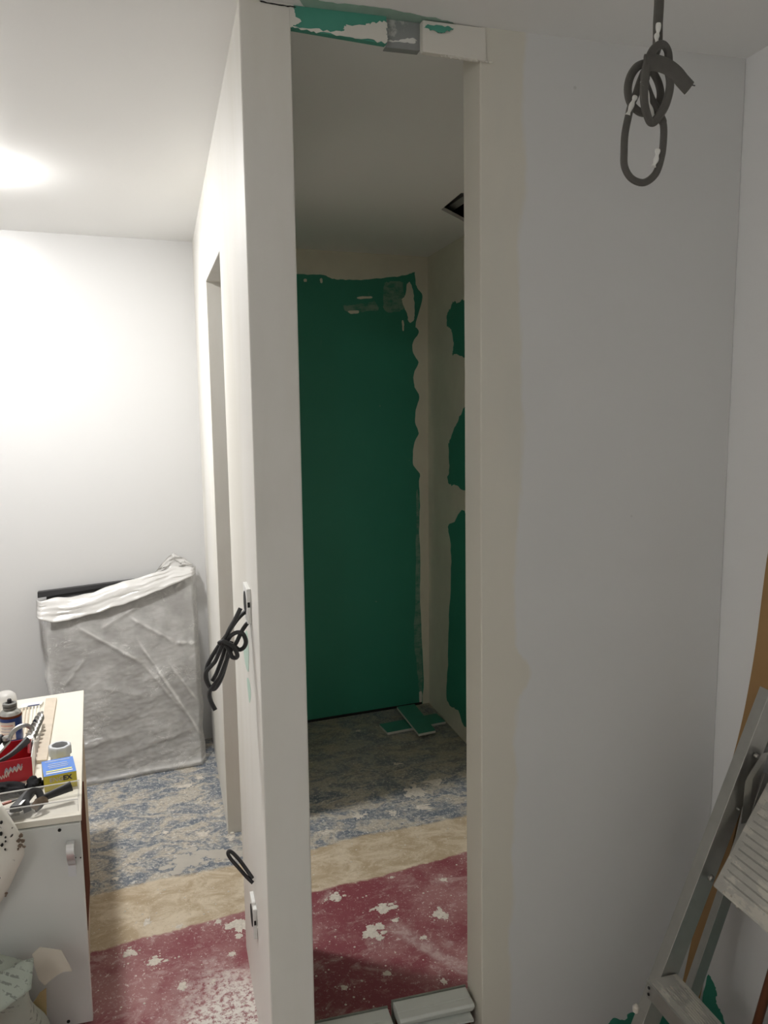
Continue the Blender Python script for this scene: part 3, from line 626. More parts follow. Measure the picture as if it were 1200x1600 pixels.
for p, q in ((tD, tA), (tA, tB), (tB, tC), (tC, tD)):
    bm = bmn(); wall(bm, p, q, Z0 + 0.003, Z0 + 0.036); part('tray_side', bm, 'clear_plastic', t)
bm = bmn(); tube(bm, [(*tD, Z0 + .037), (*tA, Z0 + .037), (*tB, Z0 + .037), (*tC, Z0 + .037)], 0.002, 6, 1)
part('tray_rim', bm, 'frosted_plastic', t, smooth=True)
# tools in it
t = thing('black_brush_handle', (-0.32, 2.26, Z0 + 0.02), 'tool with fat black handle lying in the clear tray', 'tool')
part('handle', tube(bmn(), [(-0.36, 2.243, Z0 + .020), (-0.325, 2.255, Z0 + .027), (-0.29, 2.268, Z0 + .033), (-0.272, 2.275, Z0 + .036)], lambda u: 0.006 + 0.009 * u ** 0.7, 10, flat=0.75), 'black_plastic', t, smooth=True)
part('blade', hexa(bmn(), [(-0.415, 2.20, Z0 + .010), (-0.36, 2.236, Z0 + .014), (-0.362, 2.25, Z0 + .014), (-0.43, 2.225, Z0 + .010), (-0.415, 2.20, Z0 + .012), (-0.36, 2.236, Z0 + .017), (-0.362, 2.25, Z0 + .017), (-0.43, 2.225, Z0 + .012)]), 'steel', t)
t = thing('grey_knife', (-0.395, 2.25, Z0 + 0.015), 'dark grey folding knife lying across the clear tray', 'tool')
knife = t; part('body', hexa(bmn(), [(-0.425, 2.21, Z0 + .020), (-0.393, 2.208, Z0 + .020), (-0.370, 2.285, Z0 + .026), (-0.396, 2.29, Z0 + .026), (-0.423, 2.212, Z0 + .038), (-0.395, 2.21, Z0 + .038), (-0.372, 2.283, Z0 + .044), (-0.394, 2.288, Z0 + .044)]), 'tool_dark', t, bevel=0.004)
part('clip', hexa(bmn(), [(-0.40, 2.212, Z0 + .0385), (-0.394, 2.21, Z0 + .0385), (-0.38, 2.25, Z0 + .042), (-0.386, 2.252, Z0 + .042), (-0.40, 2.212, Z0 + .040), (-0.394, 2.21, Z0 + .040), (-0.38, 2.25, Z0 + .0435), (-0.386, 2.252, Z0 + .0435)]), 'chrome', t)
t = thing('tape_loop', (-0.355, 2.26, Z0 + 0.004), 'crumpled brown and grey tape loop inside the clear tray', 'tape')
bm = bmn(); tube(bm, [(-0.366, 2.225, Z0 + .006), (-0.372, 2.24, Z0 + .03), (-0.36, 2.265, Z0 + .042), (-0.343, 2.27, Z0 + .035), (-0.338, 2.255, Z0 + .012), (-0.35, 2.235, Z0 + .006)], 0.010, 8, flat=0.25); part('outer_band', bm, 'tool_dark', t, smooth=True)
bm = bmn(); tube(bm, [(-0.352, 2.225, Z0 + .012), (-0.342, 2.235, Z0 + .024), (-0.33, 2.247, Z0 + .024), (-0.328, 2.25, Z0 + .01)], 0.010, 8, flat=0.4); part('inner_band', bm, 'tape_brown', t, smooth=True)
t = thing('pencil', (-0.47, 2.245, Z0 + 0.012), 'reddish pencil lying in the clear tray', 'pencil')
part('pencil_body', tube(bmn(), [(-0.52, 2.225, Z0 + .022), (-0.425, 2.258, Z0 + .030)], 0.0042, 6, 1), 'pencil_red', t)
part('pencil_tip', tube(bmn(), [(-0.425, 2.258, Z0 + .030), (-0.408, 2.264, Z0 + .0315)], lambda u: 0.0042 * (1 - 0.9 * u), 6, 1), 'grey_plastic', t)
solo('steel_rule', hexa(bmn(), [(-0.52, 2.195, Z0 + .008), (-0.40, 2.215, Z0 + .008), (-0.402, 2.232, Z0 + .009), (-0.522, 2.212, Z0 + .009), (-0.52, 2.195, Z0 + .010), (-0.40, 2.215, Z0 + .010), (-0.402, 2.232, Z0 + .011), (-0.522, 2.212, Z0 + .011)]), 'steel', 'flat steel blade under the pencil in the clear tray', 'tool')

for o in bpy.data.objects:
    if o.parent is None and o.name in ('black_brush_handle', 'grey_knife', 'tape_loop', 'pencil', 'steel_rule'): o.location.y -= 0.035
    if o.parent is None and o.name == 'tape_loop': o.location.x -= 0.014; o.location.y -= 0.008; o.location.z += 0.008
    if o.parent is None and o.name == 'black_brush_handle': o.location.x -= 0.006; o.location.y += 0.008; o.location.z += 0.004

# blue and yellow carton
bm_ = [(-0.356, 2.314), (-0.272, 2.330), (-0.292, 2.436), (-0.376, 2.420)]
t = thing('carton', (-0.324, 2.375, Z0), 'small blue and yellow carton lettered ENGEX beside the red box', 'box')
bh = 0.046
part('carton_body', quad(bmn(), bm_, Z0, Z0 + bh), 'box_yellow', t, bevel=0.001)
part('carton_lid', quad(bmn(), bm_, Z0 + bh, Z0 + bh + 0.0006), 'box_blue', t)
cu_ = Vector((bm_[1][0] - bm_[0][0], bm_[1][1] - bm_[0][1], 0)).normalized(); cv_ = Vector((bm_[3][0] - bm_[0][0], bm_[3][1] - bm_[0][1], 0)).normalized()
fc = Vector((*bm_[0], Z0)) + cu_ * 0.042
text_mesh('ENG', 0.018, fc + Vector((0, 0, 0.032)) - cu_ * 0.010 - cv_ * 0.0006, cu_, (0, 0, 1), 'print_grey', t)
text_mesh('EX', 0.019, fc + Vector((0, 0, 0.032)) + cu_ * 0.019 - cv_ * 0.0006, cu_, (0, 0, 1), 'print_dark', t, bold=0.0008)
tz = Z0 + bh + 0.0011
for o_, w_, m_ in ((0.014, 0.070, 'print_white'), (0.027, 0.068, 'print_yellow'), (0.050, 0.05, 'print_white'), (0.062, 0.055, 'print_white'), (0.074, 0.05, 'print_white'), (0.095, 0.066, 'print_white')):
    h_ = 0.0036 if o_ < 0.03 else 0.0011
    c0 = Vector((*bm_[0], tz)) + cu_ * 0.042 + cv_ * o_
    part('printed_band', prism(bmn(), [c0 - cu_ * w_ / 2 - cv_ * h_, c0 + cu_ * w_ / 2 - cv_ * h_, c0 + cu_ * w_ / 2 + cv_ * h_, c0 - cu_ * w_ / 2 + cv_ * h_], (0, 0, 0.0004)), m_, t)
# grey pipe fitting with hex nut
t = thing('pipe_fitting', (-0.334, 2.500, Z0), 'pale grey plastic pipe fitting with open nut behind the carton', 'pipe fitting')
fx, fy = -0.334, 2.500
part('socket', lathe(bmn(), [(0.028, 0), (0.028, 0.022), (0.025, 0.03), (0.022, 0.03), (0.022, 0.0)], (fx, fy, Z0), 28, cap=False), 'pvc_grey', t, smooth=True)
part('hex_nut', lathe(bmn(), [(0.029, 0.03), (0.033, 0.033), (0.033, 0.056), (0.030, 0.060), (0.023, 0.060), (0.0225, 0.05), (0.0225, 0.03)], (fx, fy, Z0), 40, cap=False, fn=lambda a: 1 / max(math.cos(((a + 0.2) % (math.pi / 4)) - math.pi / 8), 0.6) * 0.96), 'pvc_grey', t, smooth=True)
part('bore_shade', lathe(bmn(), [(0.0, 0.040), (0.0225, 0.040), (0.0225, 0.042), (0.0, 0.042)], (fx, fy, Z0), 20, cap=False), 'hole_dark', t)  # black disc painting in the shade inside the open nut
# wooden batten
solo('wood_strip', hexa(bmn(), [(-0.405, 2.52, Z0), (-0.375, 2.515, Z0), (-0.409, 3.07, Z0), (-0.447, 3.075, Z0), (-0.405, 2.52, Z0 + .011), (-0.375, 2.515, Z0 + .011), (-0.409, 3.07, Z0 + .011), (-0.447, 3.075, Z0 + .011)]), 'pale_wood', 'flat pale wooden strip lying lengthwise on the cabinet', 'wood strip', bevel=0.001)
# auger bit
t = thing('auger_bit', (-0.43, 2.66, Z0 + 0.02), 'twisted steel auger bit resting on the red box', 'drill bit')
a0, a1 = Vector((-0.428, 2.53, Z0 + .062)), Vector((-0.425, 2.80, Z0 + .052)); ad = (a1 - a0).normalized(); au = ad.cross(Vector((0, 0, 1))).normalized(); av = au.cross(ad)
bm = bmn(); grid(bm, lambda u, v: a0.lerp(a1, u) + (au * math.cos(u * 26) + av * math.sin(u * 26)) * (v - 0.5) * 0.030 * min(1, (1 - u) * 9 + .25), 130, 2)
part('flute', bm, 'steel', t, solid=0.005, smooth=True)
part('core', tube(bmn(), [a0, a1 + ad * 0.02], 0.0045, 8, 1), 'steel', t, smooth=True)

# red cardboard box
rb = [(-0.555, 2.385), (-0.400, 2.413), (-0.412, 2.560), (-0.567, 2.532)]
t = thing('red_box', (-0.48, 2.47, Z0), 'open red cardboard box full of tools on the cabinet', 'box')
rh = 0.068
bm = bmn(); quad(bm, rb, Z0, Z0 + 0.002); part('box_base', bm, 'red_card', t)
for i in range(4):
    bm = bmn(); wall(bm, rb[i], rb[(i + 1) % 4], Z0 + 0.002, Z0 + rh, 0.002); part('box_side', bm, 'white_plastic' if i == 1 else 'red_card', t)
ru = Vector((rb[1][0] - rb[0][0], rb[1][1] - rb[0][1], 0)).normalized(); rv = Vector((-ru.y, ru.x, 0))
q0 = Vector((*rb[0], Z0)) - rv * 0.0008
for j in range(2):
    rnd = random.Random(40 + j); pts = []
    for i in range(26):
        pts.append(q0 + ru * (0.085 + 0.045 * i / 26 + 0.004 * math.sin(i * 2.1)) + Vector((0, 0, 0.032 + 0.006 * j + 0.009 * i / 26 + (0.009 if i % 2 else -0.006) * rnd.uniform(0.5, 1.1))))
    part('scrawled_lettering', tube(bmn(), pts, 0.0014, 5, 3), 'print_grey' if j else 'can_label', t)
pts = [q0 + ru * (0.045 + 0.05 * i / 16) + Vector((0, 0, 0.015 + 0.012 * i / 16 + (0.006 if i % 2 else -0.005))) for i in range(17)]
part('scrawled_lettering', tube(bmn(), pts, 0.0011, 5, 3), 'can_label', t)
# snips in the red box
t = thing('tin_snips', (-0.47, 2.48, Z0 + 0.01), 'steel tin snips with hooked grey handle sticking out of red box', 'snips')
part('jaw', hexa(bmn(), [(-0.532, 2.41, Z0 + .062), (-0.512, 2.402, Z0 + .058), (-0.462, 2.47, Z0 + .095), (-0.472, 2.49, Z0 + .105), (-0.532, 2.416, Z0 + .070), (-0.512, 2.408, Z0 + .066), (-0.462, 2.476, Z0 + .103), (-0.472, 2.496, Z0 + .113)]), 'steel', t, bevel=0.002)
bm = bmn(); tube(bm, [(-0.470, 2.478, Z0 + .098), (-0.464, 2.49, Z0 + .112), (-0.448, 2.505, Z0 + .124), (-0.428, 2.515, Z0 + .126), (-0.414, 2.518, Z0 + .116), (-0.408, 2.515, Z0 + .104)], 0.007, 8, flat=0.6); part('hooked_handle', bm, 'steel', t, smooth=True)
part('second_handle', tube(bmn(), [(-0.505, 2.41, Z0 + .055), (-0.46, 2.44, Z0 + .070), (-0.435, 2.475, Z0 + .080), (-0.422, 2.50, Z0 + .086)], lambda u: 0.006 + 0.006 * u, 8, flat=0.7), 'tool_dark', t, smooth=True)
part('pivot', lathe(bmn(), [(0.011, 0), (0.011, 0.008), (0.007, 0.012), (0, 0.012)], (-0.474, 2.47, Z0 + .105), 14), 'steel', t, smooth=True)
t = thing('screwdriver', (-0.51, 2.46, Z0 + 0.01), 'orange and black screwdriver handle poking out of the red box', 'screwdriver')
part('grip', tube(bmn(), [(-0.512, 2.44, Z0 + .062), (-0.503, 2.46, Z0 + .085)], 0.012, 10, 1), 'orange_plastic', t, smooth=True)
part('end_cap', tube(bmn(), [(-0.503, 2.46, Z0 + .085), (-0.493, 2.478, Z0 + .104), (-0.488, 2.487, Z0 + .113)], lambda u: 0.0125 - 0.004 * u * u, 10), 'black_plastic', t, smooth=True)
part('shank', tube(bmn(), [(-0.512, 2.44, Z0 + .062), (-0.525, 2.42, Z0 + .03)], 0.005, 8, 1), 'black_plastic', t, smooth=True)
t = thing('steel_bolt', (-0.424, 2.53, Z0 + 0.05), 'short shiny bolt at the far corner of the red box', 'bolt')
part('bolt_shaft', tube(bmn(), [(-0.424, 2.53, Z0 + .035), (-0.419, 2.522, Z0 + .078)], 0.006, 8, 1), 'chrome', t, smooth=True)
part('bolt_head', tube(bmn(), [(-0.419, 2.522, Z0 + .078), (-0.418, 2.52, Z0 + .086)], 0.010, 6, 1), 'chrome', t)
# black gloves between box and tray
def blob(name, c, rx, ry, rz, seed, mat, label, cat, group=None):
    bm = bmn(); bmesh.ops.create_icosphere(bm, subdivisions=4, radius=1)
    for v in bm.verts:
        n = mnoise.noise(v.co * 1.7 + Vector((seed, 0, 0))) * 0.45 + mnoise.noise(v.co * 4 + Vector((0, seed, 0))) * 0.15
        p = v.co * (1 + n); v.co = Vector((c[0] + p.x * rx, c[1] + p.y * ry, c[2] + max(p.z, -0.6) * rz + 0.6 * rz))
    return solo(name, bm, mat, label, cat, group, smooth=True)
blob('work_glove', (-0.475, 2.325, Z0), 0.075, 0.026, 0.022, 3, 'black_fabric', 'crumpled black glove in front of the red box', 'glove')
blob('work_glove', (-0.386, 2.345, Z0), 0.022, 0.030, 0.022, 9, 'black_fabric', 'crumpled black glove between red box and carton', 'glove')
# blue spray can
t = thing('spray_can', (-0.507, 2.735, Z0), 'dark blue aerosol can with open nozzle behind the red box', 'can')
sx, sy, sr = -0.507, 2.735, 0.0335
part('can_body', lathe(bmn(), [(sr - .002, 0), (sr, 0.003), (sr, 0.080), (sr - .001, 0.082)], (sx, sy, Z0), 32), 'can_blue', t, smooth=True)
part('rim_band', lathe(bmn(), [(sr - .001, 0.080), (sr + .0008, 0.082), (sr + .0008, 0.086), (sr - .001, 0.089)], (sx, sy, Z0), 32), 'brown_wood', t, smooth=True)
part('shoulder', lathe(bmn(), [(sr - .001, 0.088), (sr - .003, 0.094), (sr - .010, 0.102), (0.018, 0.105)], (sx, sy, Z0), 32), 'aluminium', t, smooth=True)
part('collar', lathe(bmn(), [(0.019, 0.104), (0.021, 0.107), (0.021, 0.112), (0.017, 0.115), (0.022, 0.117), (0.021, 0.124), (0.013, 0.126), (0.011, 0.121), (0, 0.121)], (sx, sy, Z0), 24), 'grey_plastic', t, smooth=True)
part('nozzle', lathe(bmn(), [(0.007, 0.121), (0.007, 0.134), (0.005, 0.138), (0.0, 0.138)], (sx, sy, Z0), 14), 'black_plastic', t, smooth=True)
bm = bmn(); r_ = sr + 0.0006
grid(bm, lambda u, v: (sx + r_ * math.cos(math.radians(205 + 95 * u)), sy + r_ * math.sin(math.radians(205 + 95 * u)), Z0 + 0.012 + 0.058 * v), 14, 2)
lbp = part('paper_label', bm, 'can_label', t, solid=0.0005, smooth=True)
for j in range(5):
    zz = Z0 + 0.018 + 0.010 * j; r2 = sr + 0.0014
    bm = bmn(); grid(bm, lambda u, v: (sx + r2 * math.cos(math.radians(222 + 66 * u)), sy + r2 * math.sin(math.radians(222 + 66 * u)), zz + 0.003 * v), 10, 1)
    part('printed_line', bm, 'pencil_red' if j in (1, 4) else 'print_grey', lbp)
# frosted cap behind the can
t = solo('frosted_cap', lathe(bmn(), [(0.036, 0), (0.036, 0.05), (0.033, 0.066), (0.022, 0.076), (0, 0.079)], (-0.566, 2.99, Z0), 28), 'frosted_plastic', 'frosted white plastic cap at the far edge of the cabinet', 'cap', smooth=True)
# blister pack with white rods
t = thing('rod_pack', (-0.495, 2.93, Z0), 'small white and blue pack of thin sticks behind the spray can', 'pack')
part('pack_card', hexa(bmn(), [(-0.525, 3.0, Z0), (-0.455, 3.015, Z0), (-0.452, 3.05, Z0), (-0.522, 3.04, Z0), (-0.525, 3.0, Z0 + .010), (-0.455, 3.015, Z0 + .010), (-0.452, 3.05, Z0 + .010), (-0.522, 3.04, Z0 + .010)]), 'print_white', t)
part('pack_stripe', hexa(bmn(), [(-0.50, 3.005, Z0 + .0102), (-0.462, 3.013, Z0 + .0102), (-0.461, 3.022, Z0 + .0102), (-0.499, 3.014, Z0 + .0102), (-0.50, 3.005, Z0 + .011), (-0.462, 3.013, Z0 + .011), (-0.461, 3.022, Z0 + .011), (-0.499, 3.014, Z0 + .011)]), 'can_blue', t)
for i in range(6):
    xx = -0.518 + 0.011 * i
    part('stick', tube(bmn(), [(xx + 0.028, 2.76, Z0 + .006), (xx, 3.02, Z0 + .006)], 0.0028, 6, 1), 'pale_wood' if i < 3 else 'print_white', t)

# cloth draped over the front edge
RAG_EDGE = [(.33, -.52), (.36, -.50), (.40, -.455), (.45, -.425), (.496, -.403), (.53, -.384), (.565, -.381), (.61, -.400), (.66, -.428), (.70, -.44)]
def cloth(u, v):
    # u from the right-hand edge leftwards; v: lying on the top, over the edge, then hanging down the door
    if v < 0.3: y, z = 2.215 - 0.28 * v, 0.662 - 0.010 * (1 - v / 0.3)
    else:
        q = (v - 0.3) / 0.7; y = 2.131 - 0.022 * math.sin(min(q * 3.2, 1.57)) + 0.012 * q; z = 0.662 - 0.33 * q
    x = lerp_tab(RAG_EDGE, z) - 0.36 * u - (0.03 * (1 - v / 0.3) if v < 0.3 else 0)
    b = 0.013 * mnoise.noise(Vector((x * 12, y * 12, z * 9))) + 0.010 * math.sin(u * 15 + v * 4)
    roll = 0.012 * max(0, 1 - u / 0.06)
    return (x, min(y - 0.006 - abs(b) + roll, 2.141 if v > 0.3 else 9), z + 0.4 * b)
bm = bmn(); grid(bm, cloth, 40, 40)
rag = solo('spattered_rag', bm, 'spattered_cloth', 'white rag spattered with black paint draped over the cabinet edge', 'rag', solid=0.003, smooth=True)

samp = [Vector(cloth(i / 60, 0.3 + 0.7 * j / 60)) for i in range(61) for j in range(61)]
for n, (q, r) in enumerate((((-0.4308, 2.11, 0.6327), .0035), ((-0.4344, 2.11, 0.6022), .006), ((-0.4232, 2.11, 0.5918), .0022), ((-0.4238, 2.11, 0.5815), .002), ((-0.4318, 2.11, 0.5742), .004), ((-0.4251, 2.11, 0.5627), .002), ((-0.3926, 2.11, 0.5782), .005), ((-0.3873, 2.11, 0.5895), .006), ((-0.3838, 2.11, 0.575), .005), ((-0.3905, 2.11, 0.564), .005), ((-0.3818, 2.11, 0.559), .003), ((-0.3956, 2.11, 0.5561), .003), ((-0.4319, 2.11, 0.4398), .003), ((-0.4338, 2.11, 0.4331), .002))):
    y_ = min(p.y for p in samp if (p.x - q[0]) ** 2 + (p.z - q[2]) ** 2 < 0.018 ** 2) if any((p.x - q[0]) ** 2 + (p.z - q[2]) ** 2 < 0.018 ** 2 for p in samp) else None
    if y_ is None: continue
    coat('paint_blot', [(q[0] + r * math.cos(a) * random.uniform(.6, 1.3), y_ - 0.0035, q[2] + r * math.sin(a) * random.uniform(.6, 1.3)) for a in (0, .8, 1.6, 2.4, 3.2, 4.0, 4.8, 5.6)], (0, 0.004, 0), 'hole_dark' if n < 6 else 'tape_brown', rag, rag=0.0004, sub=3)

# ------------------------------------------------------------------ paper sack on the floor before the cabinet
t = thing('paper_sack', (-0.47, 2.05, 0), 'crumpled grey-green printed paper sack on the floor by the cabinet', 'sack')
def sack(u, v):
    a = 2 * math.pi * u
    prof = (1 - 0.25 * v) * (1.0 if v < 0.85 else 1.0 - 0.5 * (v - 0.85) / 0.15)
    x = -0.475 + 0.125 * prof * math.copysign(abs(math.cos(a)) ** 0.6, math.cos(a)); y = 2.055 + 0.07 * prof * math.copysign(abs(math.sin(a)) ** 0.6, math.sin(a))
    z = 0.285 * v
    n = mnoise.noise(Vector((x * 13, y * 13, z * 11))) * 0.022 + 0.012 * math.sin(a * 3 + v * 7)
    return (x + n * math.cos(a) - 0.03 * v * v, y + n * math.sin(a), z + (0.02 * math.sin(a + 2) * v))
bm = bmn(); grid(bm, sack, 40, 18); 
part('sack_body', bm, 'sack_paper', t, solid=0.002, smooth=True)
bm = bmn(); grid(bm, lambda u, v: (-0.60 + 0.235 * u, 1.965 + 0.06 * v + 0.01 * math.sin(u * 7), 0.275 + 0.025 * u - 0.13 * (1 - v) * (1 - 0.7 * u) + 0.008 * mnoise.noise(Vector((u * 5, v * 5, 1)))), 16, 10)
part('folded_flap', bm, 'sack_paper', t, solid=0.002, smooth=True)
fl = [(-0.3773, 2.08, 0.2787), (-0.358, 2.08, 0.2945), (-0.3069, 2.08, 0.2751), (-0.2855, 2.08, 0.2163), (-0.2858, 2.08, 0.2109), (-0.3043, 2.08, 0.2148), (-0.3202, 2.08, 0.2091), (-0.3363, 2.08, 0.1981), (-0.3526, 2.08, 0.1853), (-0.3666, 2.08, 0.2064), (-0.3734, 2.08, 0.2439)]
bm = prism(bmn(), fl, (0, 0.0012, 0)); tg = part('paper_flap', bm, 'tag_paper', t); tg['label'] = 'cream paper flap'
solo('kraft_card', prism(bmn(), [(-0.4317, 2.1, 0.0042), (-0.4206, 2.1, 0.0792), (-0.3696, 2.1, 0.152), (-0.3534, 2.1, 0.1613), (-0.3581, 2.1, 0.0609), (-0.3626, 2.1, -0.0126)], (0, 0.004, 0)), 'kraft', 'brown kraft card leaning on the grey door behind the sack', 'card')

# ------------------------------------------------------------------ wrapped panel by the far wall
t = thing('wrapped_panel', (-0.2, 3.75, 0), 'dark flat panel wrapped in cloudy plastic film leaning on far wall', 'wrapped panel')
def pan(u, z):   # panel plane: u 0..1 left-right, height z
    x = -0.565 + 0.70 * u
    yb = 3.70 + 0.14 * x; yt = far_y(x) - 0.05
    return Vector((x, yb + (yt - yb) * z / 0.86, z))
def slab(bm, u0, u1, z00, z01, z10, z11, th, fwd=0.0):
    f = Vector((0, -fwd, 0)); b = Vector((0, th, 0))
    p = [pan(u0, z00), pan(u1, z01), pan(u1, z11), pan(u0, z10)]
    q = [v + f for v in p] + [v + f + b for v in p]
    return hexa(bm, [q[0], q[1], q[5], q[4], q[3], q[2], q[6], q[7]])
part('inner_panel', slab(bmn(), 0.075, 0.925, 0.012, 0.012, 0.80, 0.855, 0.022), 'panel_grey', t)
fr = part('panel_frame', slab(bmn(), 0.0, 0.60, 0.815, 0.845, 0.840, 0.858, 0.03, 0.004), 'panel_dark', t); fr['label'] = 'black top edge of the panel'
part('frame_lip', slab(bmn(), 0.05, 0.55, 0.77, 0.80, 0.815, 0.842, 0.015, -0.006), 'panel_dark', t)
BAND_LO = [(0, .735), (.1, .716), (.2, .716), (.34, .732), (.54, .762), (.75, .808), (.97, .858), (1, .866)]
BAND_HI = [(0, .806), (.1, .811), (.25, .812), (.34, .820), (.45, .846), (.55, .858), (.75, .888), (.85, .905), (1, .893)]
# crease lines: start (u, z), end (u, z), height, sharpness
ridges = [((0.22, 0.68), (0.62, 0.49), 0.010, 0.9), ((0.60, 0.50), (0.98, 0.15), 0.007, 0.35), ((0.585, 0.60), (0.99, 0.125), 0.010, 0.9), ((0.54, 0.70), (0.84, 0.565), 0.008, 0.7),
          ((0.84, 0.565), (0.985, 0.55), 0.008, 0.9), ((0.78, 0.48), (0.975, 0.28), 0.006, 0.6), ((0.36, 0.66), (0.60, 0.74), 0.006, 0.45), ((0.10, .42), (0.26, .54), .006, 0.35),
          ((0.1, 0.16), (0.55, 0.19), 0.008, 0.3), ((0.3, 0.09), (0.95, 0.17), 0.006, 0.2), ((0.60, 0.405), (0.80, 0.44), .005, .35), ((0.85, 0.80), (0.95, 0.86), .008, .5), ((0.35, 0.40), (0.62, 0.34), .006, .3)]
def wrap(u, v):
    top = lerp_tab(BAND_LO, u) + 0.025
    z = max(0.004, top * v)
    uu = 0.05 - 0.035 * v + (0.955 + 0.03 * v) * u
    p = pan(uu, z)
    d = 0.016 + 0.011 * mnoise.noise(Vector((u * 4, v * 5, 2))) + 0.005 * mnoise.noise(Vector((u * 10, v * 16, 5))) + 0.003 * mnoise.noise(Vector((u * 26, v * 55, 8))) * (1.2 - v)
    cr = 0.0
    for (a, b, h, k) in ridges:
        ax, az = a; bx2, bz2 = b; dx, dz = bx2 - ax, bz2 - az; L2 = dx * dx + dz * dz
        s = ((u - ax) * dx + (z - az) * dz) / L2
        if -0.02 < s < 1.02:
            dist = abs((u - ax) * dz - (z - az) * dx) / math.sqrt(L2) + 0.006 * mnoise.noise(Vector((s * 6, ax * 9, 1)))
            w_ = min(1, max(0, (s + 0.02) * 6), max(0, (1.02 - s) * 6))
            d += h * math.exp(-(dist / 0.016) ** 2) * w_; cr = max(cr, k * math.exp(-(dist / 0.0048) ** 2) * w_)
    edge = min(u, 1 - u)
    back = 0.055 * max(0, 1 - edge / 0.035) ** 1.5
    hem = 0.012 * math.exp(-((v - 0.02) / 0.02) ** 2)
    cr = max(cr, 0.8 * math.exp(-((v - 0.025) / 0.008) ** 2))
    return p + Vector((0.010 * mnoise.noise(Vector((v * 9, 7, u * 2))) * (1 - min(1, edge * 6)), -d - hem + back, 0)), cr
NU, NV = 170, 190
bm = bmn(); lay = bm.verts.layers.float.new('crease'); gg = []
for j in range(NV + 1):
    row = []
    for i in range(NU + 1):
        p, cr = wrap(i / NU, j / NV); vv = bm.verts.new(p); vv[lay] = cr; row.append(vv)
    gg.append(row)
for j in range(NV):
    for i in range(NU): bm.faces.new((gg[j][i], gg[j][i + 1], gg[j + 1][i + 1], gg[j + 1][i]))
part('plastic_sheet', bm, 'plastic_film', t, smooth=True)
def fold(u, v):
    lo = lerp_tab(BAND_LO, u); hi = lerp_tab(BAND_HI, u)
    z = lo + (hi - lo) * v
    p = pan(-0.012 + 1.012 * u, z)
    d = 0.046 - 0.02 * v + 0.012 * mnoise.noise(Vector((u * 5, v * 2.5, 1))) + 0.006 * mnoise.noise(Vector((u * 5 + v * 2, v * 8, 3))) + 0.0015 * mnoise.noise(Vector((u * 24, v * 14, 4)))
    edge = min(u, 1 - u); back = 0.05 * max(0, 1 - edge / 0.03) ** 1.5
    return p + Vector((0, -d + back, 0.006 * mnoise.noise(Vector((u * 12, 4, v)))))
bm = bmn(); grid(bm, fold, 90, 16); fo = part('folded_top', bm, 'plastic_fold', t, solid=0.002, smooth=True); fo['label'] = 'milky folded top of the film'
def peak(u, v):
    z = 0.87 + 0.02 * u + 0.085 * v * max(0.12, 1 - abs(u - 0.52) ** 1.4 * 2.1); x = 0.70 + 0.30 * u - 0.06 * v * (u - 0.5)
    p = pan(x, z); n = 0.02 * mnoise.noise(Vector((u * 5, v * 5, 9))) + 0.008 * mnoise.noise(Vector((u * 14, v * 14, 2)))
    return p + Vector((0.4 * n, -0.012 + n, 0.3 * n))
bm = bmn(); grid(bm, peak, 26, 14); part('loose_corner', bm, 'frosted_plastic', t, solid=0.001, smooth=True)

# ------------------------------------------------------------------ wall boxes and cables on the partition
def wall_plate(y0, y1, z0, z1, label):
    t = thing('socket_box', (XP0, (y0 + y1) / 2, z0), label, 'socket box')
    part('frame', box(bmn(), XP0 - 0.010, XP0 - 0.0002, y0, y1, z0, z1), 'white_plastic', t, bevel=0.0015)
    yc, zc = (y0 + y1) / 2, (z0 + z1) / 2
    part('claw', box(bmn(), XP0 - 0.0085, XP0 - 0.003, y0 - 0.0012, y0 - 0.0001, zc - 0.002, zc + 0.010), 'hole_dark', t)
    bm = lathe(bmn(), [(0.028, 0), (0.028, 0.001), (0, 0.001)], (0, 0, 0), 24)
    bmesh.ops.rotate(bm, verts=bm.verts, cent=(0, 0, 0), matrix=Matrix.Rotation(math.radians(-90), 3, 'Y'))
    bmesh.ops.translate(bm, verts=bm.verts, vec=(XP0 - 0.0102, yc, zc)); part('opening', bm, 'hole_dark', t)
    return t
wall_plate(1.842, 1.925, 1.165, 1.248, 'white socket frame at waist height beside the doorway, coiled cable from it')
wall_plate(1.955, 2.038, 0.295, 0.378, 'white socket frame low on the partition near the floor')
# coiled cable (upper)
CR = 0.0052
t = thing('cable_coil', (0.12, 1.9, 0.95), 'black cable coil knotted and hanging from the upper socket frame', 'cable')
def yy(pts, ys): return [(p[0], y, p[2]) for p, y in zip(pts, ys)]
a = [(0.1871, 1.89, 1.188), (0.1749, 1.89, 1.1843), (0.158, 1.89, 1.1716), (0.1425, 1.89, 1.1543), (0.1298, 1.89, 1.1336), (0.1141, 1.89, 1.1101), (0.0952, 1.89, 1.0806), (0.0823, 1.89, 1.0538), (0.0797, 1.89, 1.0258), (0.0879, 1.89, 1.0061), (0.0983, 1.89, 1.0065), (0.1126, 1.89, 1.0287), (0.1242, 1.89, 1.0622), (0.1344, 1.89, 1.0957), (0.1411, 1.89, 1.1139)]
part('strand', tube(bmn(), yy(a, [1.89, 1.885, 1.88, 1.875, 1.88, 1.89, 1.895, 1.90, 1.895, 1.885, 1.88, 1.88, 1.88, 1.885, 1.89]), CR, 8), 'black_cable', t, smooth=True)
a = [(0.1863, 1.89, 1.1646), (0.1755, 1.89, 1.1562), (0.163, 1.89, 1.1416), (0.1501, 1.89, 1.1162), (0.1343, 1.89, 1.0926), (0.1213, 1.89, 1.0624), (0.1082, 1.89, 1.0323), (0.091, 1.89, 1.0089), (0.0844, 1.89, 0.9938), (0.0867, 1.89, 0.9746), (0.0963, 1.89, 0.9529)]
